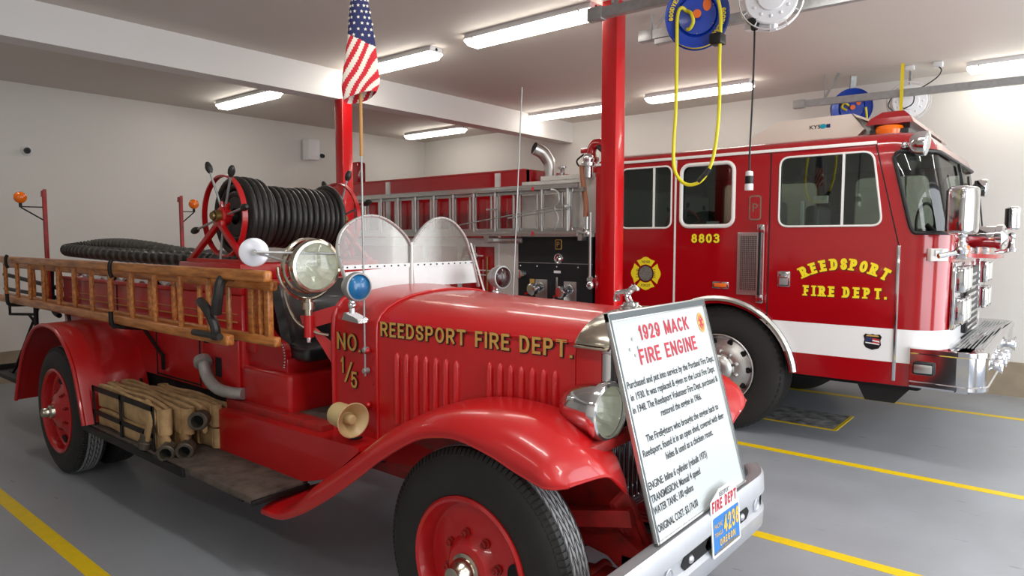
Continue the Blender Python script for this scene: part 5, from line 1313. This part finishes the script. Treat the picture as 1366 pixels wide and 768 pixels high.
# ================================================================== LOOSE THINGS
# wooden ladders hung along the antique engine
def wladder(label, y, x0, xt, xb, zt, zb, n, first, step, w=.045, h=.055):
    t = thing('wooden_ladder', label, 'ladder', ((x0 + xt) / 2, y, zb), 'wooden ladders on the antique engine')
    for x1, z in ((xt, zt), (xb, zb)):
        m_ = MB(); m_.box(x0, x1, y - w / 2, y + w / 2, z - h / 2, z + h / 2, .012, 3); m_.build('rail', 'wood', t)
    for i in range(n):
        x = first - step * i; m_ = MB(); m_.lathe((x, y, zb), (0, 0, 1), [(.011, 0), (.0155, .08), (.0155, zt - zb - .08), (.011, zt - zb)], 10); m_.build('rung', 'wood', t)
    return t
l1 = wladder('varnished wooden ladder on the outer near side, its rails reaching furthest back', 1.70, -8.2, -2.86, -3.22, 1.475, 1.145, 15, -3.43, .318)
l2 = wladder('shorter wooden ladder tucked behind the outer ladder, ending beside the seat', 1.815, -7.4, -3.0, -2.98, 1.42, 1.145, 12, -3.13, .318, .04, .05)
for x in (-3.06, -3.21): MB().box(x - .02, x + .02, 1.80, 1.83, 1.15, 1.42, .004).build('end_post', 'wood', l2)
for x, ya in ((-4.585, 1.668), (-6.72, 1.668)):
    m_ = MB(); m_.tube(spline([(x, ya - .0, 1.515), (x, ya - .012, 1.49), (x, ya - .012, 1.44), (x, ya, 1.41)], 3), .012, 8); m_.build('ladder_clamp', 'iron', mk)
    m_ = MB(); m_.tube(spline([(x, 1.80, 1.10), (x, 1.70, 1.105), (x, ya - .012, 1.12), (x, ya - .016, 1.20)], 3), .014, 8); m_.build('ladder_rest', 'iron', mk)
m_ = MB(); m_.tube(spline([(-3.40, 1.86, 1.43), (-3.34, 1.77, 1.46), (-3.26, 1.68, 1.44), (-3.25, 1.655, 1.36), (-3.28, 1.66, 1.28)], 5), .026, 10)
m_.tube(spline([(-3.44, 1.66, 1.33), (-3.36, 1.65, 1.30), (-3.30, 1.66, 1.22), (-3.31, 1.67, 1.15)], 5), .024, 10); m_.tube([(-3.52, 1.66, 1.165), (-3.25, 1.66, 1.165)], .018, 8)
m_.build('ladder_hook', 'hoseblk', mk)

# corrugated suction hose doubled on top of the bed
sh_ = MB()
p_ = spline([(-4.35, 2.22, 1.50), (-4.9, 2.15, 1.515), (-5.6, 2.11, 1.525), (-6.3, 2.09, 1.54), (-6.75, 2.11, 1.55), (-6.92, 2.22, 1.56), (-6.88, 2.38, 1.59), (-6.6, 2.48, 1.60), (-6.0, 2.48, 1.575), (-5.3, 2.46, 1.53), (-4.5, 2.5, 1.505)], 26)
rs2 = [(.054, .054, .045, .045)[i % 4] for i in range(len(p_))]
sh_.tube(p_, .05, 14, rs=rs2)
sh_.mi = [(i // 14) % 4 // 2 for i in range(len(sh_.f))]
tag(sh_.build('suction_hose', ['suction', 'hoseblk'], smooth=30, origin=(-5.6, 2.28, 1.47)), 'grey corrugated suction hose doubled over on top of the antique engine', 'hose')

# folded canvas hoses on the running board, inside a black rack
rk = MB(); zz0, zz1 = .44, .70
rk.bar((-4.895, 1.635, .685), (-3.99, 1.635, .685), .008, .03); rk.bar((-4.895, 1.635, .53), (-3.99, 1.635, .53), .008, .028)
for x in (-4.88, -4.45, -4.0): rk.bar((x, 1.635, zz0), (x, 1.635, zz1), .008, .03, up=(1, 0, 0))
rk.bar((-4.88, 1.635, .45), (-4.88, 1.93, .45), .03, .008); rk.bar((-4.88, 1.93, zz0), (-4.88, 1.93, zz1), .008, .03)
rk.build('hose_rack', 'iron', mk)
def hose_bundle(label, y0, th, x0, xes, z0, hgt, droop=0.0):
    n = len(xes); t = thing('canvas_hose', label, 'hose', ((x0 + xes[0]) / 2, y0 + .1, z0), 'folded canvas hoses on the running board'); e = th * .30; mb = MB()
    def strip(y, xa, xb, i, flip=1):
        rings = []
        for j in range(21):
            u = j / 20; x = xa + (xb - xa) * u; yy = y + .005 * sin(u * 7 + i * 2.1); dz = -droop * u ** 4 + .005 * sin(u * 9 + i * 1.7)
            q = lambda a, h: (x, yy + a, z0 + dz + h)
            rings.append([q(-e, .012), q(-e * 1.15, hgt * .5), q(-e, hgt - .008), q(0, hgt), q(e, hgt - .008), q(e * 1.15, hgt * .5), q(e, .012), q(0, 0)])
        mb.loft(rings)
    for i, xe in enumerate(xes): strip(y0 + th * i, x0 + .012 * (i % 3), xe, i)
    for i in range(n - 1):
        front = i % 2 == 0; sg = 1 if front else -1
        xa, xb = (xes[i], xes[i + 1]) if front else (x0 + .012 * (i % 3), x0 + .012 * ((i + 1) % 3)); dz = -droop if front else 0
        rows = []
        for z in (z0 + .004, z0 + hgt * .35, z0 + hgt * .7, z0 + hgt - .002):
            row = []
            for k in range(13):
                q = PI * k / 12; yc = y0 + th * (i + .5)
                row.append((xa * (1 - k / 12) + xb * k / 12 + sg * .045 * sin(q) - sg * .004, yc - (th * .5 + e * .5) * cos(q) * (1 + .25 * sin(q)), z + dz))
            rows.append(row)
        mb.sheet(rows, .011 * sg)
    mb.build('folds', 'canvas', t, smooth=50); return t
def end_bit(t, pts, ax, r=.043, w=.045):
    e = MB(); e.tube(spline(pts, 5), w, 12, sy=.5); e.build('hose_end', 'canvas', t, smooth=60)
    c = MB(); a = V(ax).normalized(); c.m(0).lathe(V(pts[-1]) - a * .02, a, [(.034, 0), (r, .006), (r, .045), (r * 1.12, .05), (r * 1.12, .085), (r, .09), (r * .72, .09), (r * .68, .03)], 20)
    c.m(1).lathe(V(pts[-1]) - a * .02, a, [(0, .035), (r * .68, .035)], 16); c.build('coupling', ['bronze', 'blackm'], t)
b1 = hose_bundle('lower folded tan canvas hose inside the black rack', 1.665, .052, -4.84, (-4.02, -4.02, -3.98, -3.98, -3.94), .44, .115)
end_bit(b1, [(-4.12, 1.70, .52), (-3.95, 1.68, .50), (-3.87, 1.665, .475)], (.75, -.65, -.12), .044)
end_bit(b1, [(-4.05, 1.80, .50), (-3.88, 1.76, .50), (-3.80, 1.735, .483)], (.75, -.65, -.1), .044)
b2 = hose_bundle('upper folded tan canvas hose lying over the rack with drooping folds', 1.665, .045, -4.84, (-3.98, -3.96, -3.90, -3.88, -3.82), .56, .155, .03)
end_bit(b2, [(-4.15, 1.668, .67), (-4.04, 1.652, .635), (-4.065, 1.645, .56), (-4.09, 1.642, .51)], (-.25, -.1, -1), .042, .05)
b3 = hose_bundle('tan canvas hose nearest the red valance, under the black coupling', 1.885, .035, -4.3, (-3.80, -3.80, -3.76, -3.76), .44, .12)
b4 = hose_bundle('short tan canvas hose folded on top at the body side', 1.88, .045, -4.6, (-3.80, -3.80, -3.77), .565, .135)
end_bit(b4, [(-3.98, 1.90, .65), (-3.84, 1.85, .645), (-3.76, 1.80, .64)], (.7, -.7, .0), .048)

# display sign leaning on the bumper against the radiator
SW = .80; Hs = .808
sg = thing('display_sign', 'white display sign about a 1929 fire engine leaning on the bumper', 'sign', (-1.064, 2.447, .606))
so3 = V((-1.064, 2.047, .606)); su = V((0, 1, 0)); sv = V((-.2615, 0, .9652)).normalized(); snm = su.cross(sv)
def sp_(u, v, l=0): return so3 + su * u + sv * v + snm * l
bd_ = MB(); bd_.prism([sp_(.006, .006, .0), sp_(SW - .006, .006, .0), sp_(SW - .006, Hs - .006, .0), sp_(.006, Hs - .006, .0)], snm * .008); bd_.build('board', 'signw', sg, smooth=0)
fm = MB()
for (ua, va, ub, vb) in ((0, 0, .016, Hs), (SW - .016, 0, SW, Hs), (0, Hs - .034, SW, Hs), (0, 0, SW, .008)):
    c_ = sp_((ua + ub) / 2, (va + vb) / 2, .006); fm.m(0).obox(c_, su, sv, snm, (ub - ua) / 2, (vb - va) / 2, .0095, .002)
for (ua, va, ub, vb) in ((.004, .01, .014, Hs - .01), (SW - .014, .01, SW - .004, Hs - .01), (.012, Hs - .03, SW - .012, Hs - .006)):
    fm.m(1).obox(sp_((ua + ub) / 2, (va + vb) / 2, .0157), su, sv, snm, (ub - ua) / 2, (vb - va) / 2, .0006)
fm.build('sign_frame', ['alu', 'slate'], sg)
tx = MB()
def line(s, uc, v, size, w, m_=1, bold=.012): tx.m(m_).text(s, sp_(uc - w / 2, v, .009), su, sv, size, bold=bold, width=w, lift=.0003)
tt = MB()
letters(tt, '1929 MACK', sp_(.195, .688, .009), su, sv, .056, .17, .16, width=.41, lift=.0003); tt.build('title_line', 'bred', sg, smooth=0); tt = MB(); letters(tt, 'FIRE ENGINE', sp_(.16, .600, .009), su, sv, .058, .17, .16, width=.48, lift=.0003)
tt.build('title_line', 'bred', sg, smooth=0)
T_ = [('Purchased and put into service by the Portland Fire Dept.', .032, .767, .528), ('in 1930. It was replaced & given to the Local Fire Dept.', .040, .755, .484), ('in 1948. The Reedsport Volunteer Fire Dept. purchased &', .034, .760, .440), ('restored the engine in 1966.', .222, .572, .396),
      ('The Firefighters who brought the engine back to', .082, .706, .330), ('Reedsport, found it in an open shed, covered with deer', .037, .738, .286), ('hides & used as a chicken roost.', .189, .600, .243),
      ('ENGINE: Inline 6 cylinder (rebuilt 1975)', .028, .505, .176), ('TRANSMISSION: Manual 4 speed', .028, .421, .131), ('WATER TANK: 100 gallons', .028, .338, .091), ('ORIGINAL COST: $3,174.00', .028, .346, .030)]
for s_, u0, u1, v in T_:
    tx = MB(); tx.text(s_, sp_(u0, v + .004, .009), su, sv, .025, bold=.014, width=u1 - u0, lift=.0003); tx.build('text_line', 'ink', sg, smooth=0)
sl_ = MB()
sl_.m(0).prism([sp_(.728 + .032 * cos(t) , .705 + .044 * sin(t), .009) for t in [2 * PI * i / 28 for i in range(28)]], snm * .0006)
sl_.m(1)
for q in range(4):
    t = rad(45 + 90 * q); sl_.prism([sp_(.728 + .026 * cos(t + d) * r, .705 + .037 * sin(t + d) * r, .0097) for d, r in ((-.6, .95), (.6, .95), (.35, .4), (-.35, .4))], snm * .0003)
sl_.m(1).prism([sp_(.728 + .010 * cos(t), .705 + .014 * sin(t), .0097) for t in [2 * PI * i / 14 for i in range(14)]], snm * .0004)
sl_.build('round_seal', ['gold', 'bred'], sg, smooth=0)
mg = MB()
for u, v in ((.135, .70), (.105, .665), (.165, .665), (.135, .64)): mg.lathe(sp_(u, v, .008), snm, [(.006, 0), (.006, .003), (0, .003)], 10)
mg.build('board_screws', 'galv', sg)

# small flag on its staff, clamped to the cowl
fg = thing('flag_on_staff', 'small stars and stripes flag furled on a staff clamped to the antique engine', 'flag', (-2.575, 2.02, 1.05))
rd_ = MB(); rd_.tube([(-2.575, 2.02, 1.00), (-2.578, 2.02, 2.06)], .0045, 8); rd_.build('rod', 'galv', fg)
stf = MB(); stf.tube([(-2.578, 2.02, 2.03), (-2.578, 2.02, 2.95)], .0085, 10); stf.ball((-2.578, 2.02, 2.97), .02, n=10); stf.build('staff', 'stick', fg)
# furled flag: cone-like drape around the staff, striped along slanting folds
fc = MB(); NU, NV = 72, 150; z0, z1 = 2.285, 2.86
def flag_pt(u, v):
    """u around 0..1, v from bottom 0 to top 1"""
    w = .082 * (1 - v) ** .75 * (1.0 - .25 * max(0, .12 - v) / .12) + .012
    t = 2 * PI * u; z = z0 + (z1 - z0) * v + (.026 * cos(t - .6) + .012) * max(0, 1 - v * 5)
    rip = 1 + .10 * sin(3 * t + 4 * v)
    r_ = V((.77, .64, 0)); f_ = V((.64, -.77, 0))
    return V((-2.578, 2.02, z)) + r_ * (w * rip * cos(t)) + f_ * (w * .38 * rip * sin(t))
VS = {}
grid = [[flag_pt(i / NU, j / NV) for i in range(NU)] for j in range(NV + 1)]
for j in range(NV):
    for i in range(NU):
        u, v = (i + .5) / NU, (j + .5) / NV
        phi = 2 * PI * u; across = cos(phi)                # -1 left .. 1 right as seen from the front
        edge = .60 - .16 * across * .5
        if v > .47 - .05 * across: mi = 0
        else: mi = 1 if int(((v * 1.0 * 3.2 - across * .8) * 3.9) + 40) % 2 else 2
        fc.m(mi).add([grid[j][i], grid[j][(i + 1) % NU], grid[j + 1][(i + 1) % NU], grid[j + 1][i]], [[0, 1, 2, 3]])
# stars
fc.m(2)
for j in range(9):
    for i in range(10):
        u = (i + .5 * (j % 2)) / 10; v = .50 + .046 * j
        if v > .93: continue
        c_ = flag_pt(u, v); e_u = (flag_pt(u + .01, v) - c_).normalized(); e_v = V((0, 0, 1)); n_ = e_u.cross(e_v).normalized()
        out_ = c_ - V((-2.578, 2.02, c_.z)); n_ = n_ if n_.dot(out_) > 0 else -n_
        vs = []
        for q in range(10):
            r_ = .0085 if q % 2 == 0 else .0036; a_ = PI / 2 + 2 * PI * q / 10; vs.append(c_ + n_ * .002 + e_u * (r_ * cos(a_)) + e_v * (r_ * sin(a_)))
        fc.add(vs, [list(range(10))])
fc.build('flag_cloth', ['fblue', 'fred', 'fwhite'], fg, smooth=60)
for z in (1.125, 1.025):
    c_ = MB(); c_.lathe((-2.575, 2.038, z), (0, -1, 0), [(.014, -.0), (.014, .025), (.01, .03), (0, .03)], 12); c_.build('clamp', 'galv', fg)

# hose reels hung under the ceiling
def hose_reel(label, c, ax, R, hose_pts, text_on=True, far=False):
    t = thing('ceiling_hose_reel', label, 'hose reel', c, 'blue ceiling hose reels')
    c = V(c); a, e1, e2 = frame_from(ax)
    b = MB()
    for h in (-.07, .05): b.lathe(c, a, [(0, h + .012), (R * .58, h + .012), (R * .60, h), (R * .63, h + .012), (R * .66, h + .002), (R * .96, h + .012), (R, h + .016), (R, h + .024), (R * .96, h + .022)], 44)
    b.lathe(c, a, [(R * .55, -.07), (R * .55, .05)], 30)
    b.build('reel_flange', 'blue', t)
    hw = MB()
    for k in range(4): hw.tube([c + a * (-.04 + .022 * k) + (e1 * cos(q) + e2 * sin(q)) * (R * .80) for q in [2 * PI * i / 40 for i in range(40)]], .0115, 8, closed=True)
    for k in range(3): hw.tube([c + a * (-.03 + .022 * k) + (e1 * cos(q) + e2 * sin(q)) * (R * .90) for q in [2 * PI * i / 40 for i in range(40)]], .0115, 8, closed=True)
    for pts in hose_pts: hw.tube(spline(pts, 8), .0115, 8)
    hw.build('hose', 'yel', t)
    hub = MB(); f_ = .066
    hub.m(0).lathe(c + a * f_, a, [(.02, 0), (.02, .03), (.026, .034), (.026, .05), (0, .05)], 14)
    hub.build('hub_fitting', 'orange', t)
    o_ = c + a * .0665 + (e1 * .30 - e2 * .30) * R; st_ = MB()
    st_.prism([o_ + (e1 * .040 * sin(q) + e2 * .026 * cos(q)) for q in [2 * PI * i / 18 for i in range(18)]], a * .001); st_.build('sticker', 'orange', t, smooth=0)
    for q in range(6): bl_ = MB(); bl_.ball(c + a * .066 + (e1 * cos(q * PI / 3) + e2 * sin(q * PI / 3)) * R * .57, .005, n=6); bl_.build('bolt', 'alu', t)
    gd = MB(); g0 = c + V((R * .72, 0, -R * .86))
    gd.box(g0.x - .035, g0.x + .04, g0.y - .06, g0.y + .03, g0.z - .03, g0.z + .035, .006); gd.bar(g0, c + V((0, .08, .0)), .035, .05); gd.build('hose_guide', 'black', t)
    hg = MB(); hg.bar(c + a * -.09, (c.x, c.y + .05, ZC), .06, .03); hg.bar(c + a * -.09, c + a * .0, .05, .05); hg.build('hanger', 'galv', t)
    if text_on:
        tx_ = MB()
        for base in (rad(22), rad(200)):
            for i, ch_ in enumerate('GOODYEAR'):
                q = base + (i - 3.5) * .135; d_ = e1 * sin(q) + e2 * cos(q); yd_ = d_; xd_ = yd_.cross(a)
                letters(tx_, ch_, c + a * (.0735) + d_ * R * .74 - xd_ * .010, xd_, yd_, .028, .22, width=.02, lift=.001)
        tx_.build('lettering', 'ylet', t, smooth=0)
    return t
c1 = (-1.965, 4.25, 3.075)
hose_reel('blue hose reel with the yellow hose looped down in front of the engine cab', c1, (.40, -.90, -.1), .20,
          [[(-2.0, 4.16, 3.10), (-2.02, 4.13, 3.115), (-2.045, 4.13, 3.06), (-2.055, 4.15, 2.85), (-2.07, 4.18, 2.5), (-2.09, 4.2, 2.3), (-2.085, 4.2, 2.12), (-2.04, 4.21, 2.03), (-1.975, 4.22, 2.0), (-1.90, 4.23, 2.03), (-1.845, 4.24, 2.13), (-1.815, 4.24, 2.28), (-1.80, 4.24, 2.5), (-1.805, 4.24, 2.75), (-1.80, 4.23, 2.90), (-1.79, 4.21, 3.03), (-1.80, 4.19, 3.13), (-1.83, 4.17, 3.22)],
           [(-2.0, 4.16, 3.10), (-1.955, 4.14, 3.07), (-1.945, 4.15, 3.02), (-1.97, 4.16, 2.985), (-1.995, 4.17, 2.985)]])
cpl = MB(); cpl.tube(spline([(-1.925, 4.226, 2.018), (-1.88, 4.234, 2.065), (-1.855, 4.238, 2.10)], 3), .017, 10)
cpl.build('hose_coupling', 'black', [o for o in COL.objects if o.name == 'ceiling_hose_reel'][0])
hose_reel('blue hose reel far back above the modern cab, behind the grey track', (-1.98, 8.2, 3.07), (.35, -.92, -.1), .205,
          [[(-1.98, 8.11, 3.08), (-2.02, 8.08, 3.11), (-2.05, 8.1, 3.07), (-2.0, 8.1, 3.035)], [(-1.82, 8.13, 3.05), (-1.81, 8.14, 2.95), (-1.81, 8.15, 2.80)]], text_on=False)
def cord_reel(label, c, ax, R, cord, plug=None):
    t = thing('ceiling_cord_reel', label, 'cord reel', c, 'white ceiling cord reels'); c = V(c); a, e1, e2 = frame_from(ax)
    b = MB(); b.lathe(c, a, [(0, -.06), (R * .8, -.06), (R * .84, -.05), (R * .84, .04), (R * .8, .05), (R * .45, .055), (R * .42, .075), (R * .2, .08), (0, .08)], 40)
    b.lathe(c, a, [(R, -.05), (R * 1.02, -.045), (R, -.035), (R * .98, -.04), (R, -.05)], 40); b.lathe(c, a, [(R, .03), (R * 1.02, .035), (R, .045), (R * .98, .04), (R, .03)], 40)
    for k in range(12):
        q = 2 * PI * k / 12; d_ = e1 * cos(q) + e2 * sin(q); b.bar(c + d_ * R * .82 + a * .038, c + d_ * R + a * .038, .008, .005); b.bar(c + d_ * R + a * -.045, c + d_ * R + a * .04, .008, .004)
        b.ball(c + d_ * R * .6 + a * .052, .012, n=6)
    b.prism([c + V((-.16, -.0, -.16)), c + V((.02, 0, -.18)), c + V((.06, 0, .05)), c + V((-.12, 0, .16))], (0, .06, 0))
    b.build('reel_case', 'whitep', t)
    g = MB(); p0 = V(cord[0]); g.lathe(p0, (0, 0, -1), [(0, -.03), (.05, -.03), (.05, -.02), (.025, .0), (.02, .03), (.008, .035)], 12); g.build('cord_guide', 'black', t)
    cd = MB(); cd.tube(spline(cord, 6), .006, 8); cd.build('cord', 'black', t)
    if plug:
        p = V(plug); pm = MB(); pm.m(0).lathe(p, (0, 0, -1), [(.008, -.02), (.022, -.015), (.024, .02)], 14); pm.m(1).lathe(p, (0, 0, -1), [(.025, .012), (.026, .02), (.026, .055), (.024, .06)], 14); pm.m(0).lathe(p, (0, 0, -1), [(.024, .06), (.026, .065), (.026, .10), (0, .102)], 14); pm.build('plug', ['whitep', 'black'], t)
    hg = MB(); hg.bar(c + V((0, .05, .05)), (c.x, c.y + .05, ZC), .06, .02); hg.build('hanger', 'galv', t); return t
cord_reel('white cord reel beside the near blue reel with a black cord hanging down', (-1.50, 4.27, 3.10), (.35, -.92, -.12), .185,
          [(-1.59, 4.25, 2.955), (-1.588, 4.25, 2.8), (-1.592, 4.25, 2.5), (-1.60, 4.25, 2.2), (-1.60, 4.25, 2.06)], (-1.60, 4.25, 2.05))
cord_reel('white cord reel far back above the light bar of the modern engine', (-1.44, 8.25, 3.08), (.35, -.92, -.1), .20,
          [(-1.53, 8.2, 2.95), (-1.60, 8.1, 3.04), (-1.50, 8.08, 3.17), (-1.38, 8.08, 3.15), (-1.37, 8.08, 3.03), (-1.46, 8.09, 2.98)], None)
tg = MB(); tg.box(-1.465, -1.435, 7.93, 7.936, 2.75, 3.41); tag(tg.build('measuring_strap', 'ylet', smooth=0, origin=(-1.45, 7.93, 3.4)), 'yellow strap hanging in front of the far white cord reel', 'strap')
ec_ = MB(); ec_.m(0).tube(spline([(-1.38, 8.08, 3.15), (-1.3, 8.1, 3.18), (-1.18, 8.12, 3.26), (-1.14, 8.13, 3.33), (-1.17, 8.14, 3.38)], 6), .006, 8); ec_.m(1).box(-1.21, -1.13, 8.10, 8.18, 3.37, 3.42, .006); ec_.m(1).box(-1.46, -1.38, 8.10, 8.18, 3.38, 3.42, .004)
tag(ec_.build('ceiling_outlet', ['black', 'whitep'], origin=(-1.17, 8.14, 3.42)), 'ceiling outlet with a black cord running to the far white reel', 'outlet')

# garage door tracks
def track(label, y, x0, x1, z, slope, brackets):
    t = thing('door_track', label, 'garage door track', (x0, y, z), 'grey garage door tracks'); r = MB(); dz = slope * (x1 - x0)
    a, b = V((x0, y, z)), V((x1, y, z + dz))
    r.bar(a, b, .006, .07); r.bar(a + V((0, .025, .033)), b + V((0, .025, .033)), .05, .006); r.bar(a + V((0, .025, -.033)), b + V((0, .025, -.033)), .05, .006)
    r.build('rail', 'galv', t)
    for x in brackets:
        zz = z + slope * (x - x0); k = MB(); k.bar((x, y + .03, zz + .03), (x, y + .03, ZC), .032, .004, up=(1, 0, 0)); k.bar((x, y + .03, zz + .03), (x + .14, y + .03, ZC), .028, .004, up=(0, 1, 0)); k.build('bracket', 'galv', t)
    e = MB(); e.box(x0 - .02, x0 + .1, y - .012, y + .06, z - .045, z + .045, .004); e.build('end_stop', 'galv', t)
    return t
track('grey garage door track crossing the top of the tall post', 4.22, -2.77, 2.4, 3.245, -.012, (-2.60, -.6, 1.4))
track('grey garage door track passing behind the near blue hose reel', 4.98, -2.78, 2.4, 3.265, -.012, (-2.70, -.6, 1.4))
track('grey garage door track running to the right edge above the modern cab', 7.95, -2.5, 2.4, 3.135, -.012, (-2.2, -.2, 1.4))
tk = MB(); tk.box(-2.66, -2.30, 4.975, 5.035, 3.18, 3.222, .004); tag(tk.build('track_opener_arm', 'galv', smooth=0, origin=(-2.46, 5.0, 3.2)), 'short galvanised arm under the middle garage door track', 'track arm')

# things on the back wall
sp2 = thing('wall_speaker', 'white box speaker high on the back wall, left of the red post', 'speaker', (XB, 6.28, 3.0))
b_ = MB(); b_.box(XB + .06, XB + .24, 6.18, 6.38, 2.86, 3.18, .015); b_.build('speaker_case', 'whitep', sp2); b_ = MB(); b_.box(XB, XB + .07, 6.24, 6.32, 2.97, 3.07); b_.build('wall_bracket', 'whitep', sp2)
def cam_dot(y, z, label):
    b = MB(); b.m(1).lathe((XB - .004, y, z), (1, 0, 0), [(.06, 0), (.06, .02), (.04, .03), (0, .03)], 18); b.m(0).lathe((XB + .03, y, z), (1, -.3, -.2), [(.035, -.01), (.035, .04), (.028, .06), (0, .06)], 16)
    tag(b.build('security_camera', ['black', 'whitep'], origin=(XB, y, z)), label, 'camera', 'small black wall cameras')
cam_dot(2.57, 2.66, 'small black camera on the back wall at the left, above the amber lamp')
cam_dot(6.56, 2.965, 'small black camera on the back wall beside the white speaker')

# drain plate in the floor under the modern engine
dp = thing('floor_plate', 'stained grey floor plate edged in yellow under the modern engine', 'floor plate', (-1.85, 6.5, 0))
b_ = MB(); b_.box(-2.35, -1.56, 6.24, 6.82, 0, .004); b_.build('plate', 'pdirt', dp, smooth=0)
b_ = MB(); b_.box(-2.35, -1.53, 6.215, 6.24, 0, .005); b_.box(-1.56, -1.53, 6.24, 6.82, 0, .005); b_.build('yellow_edge', 'line', dp, smooth=0)
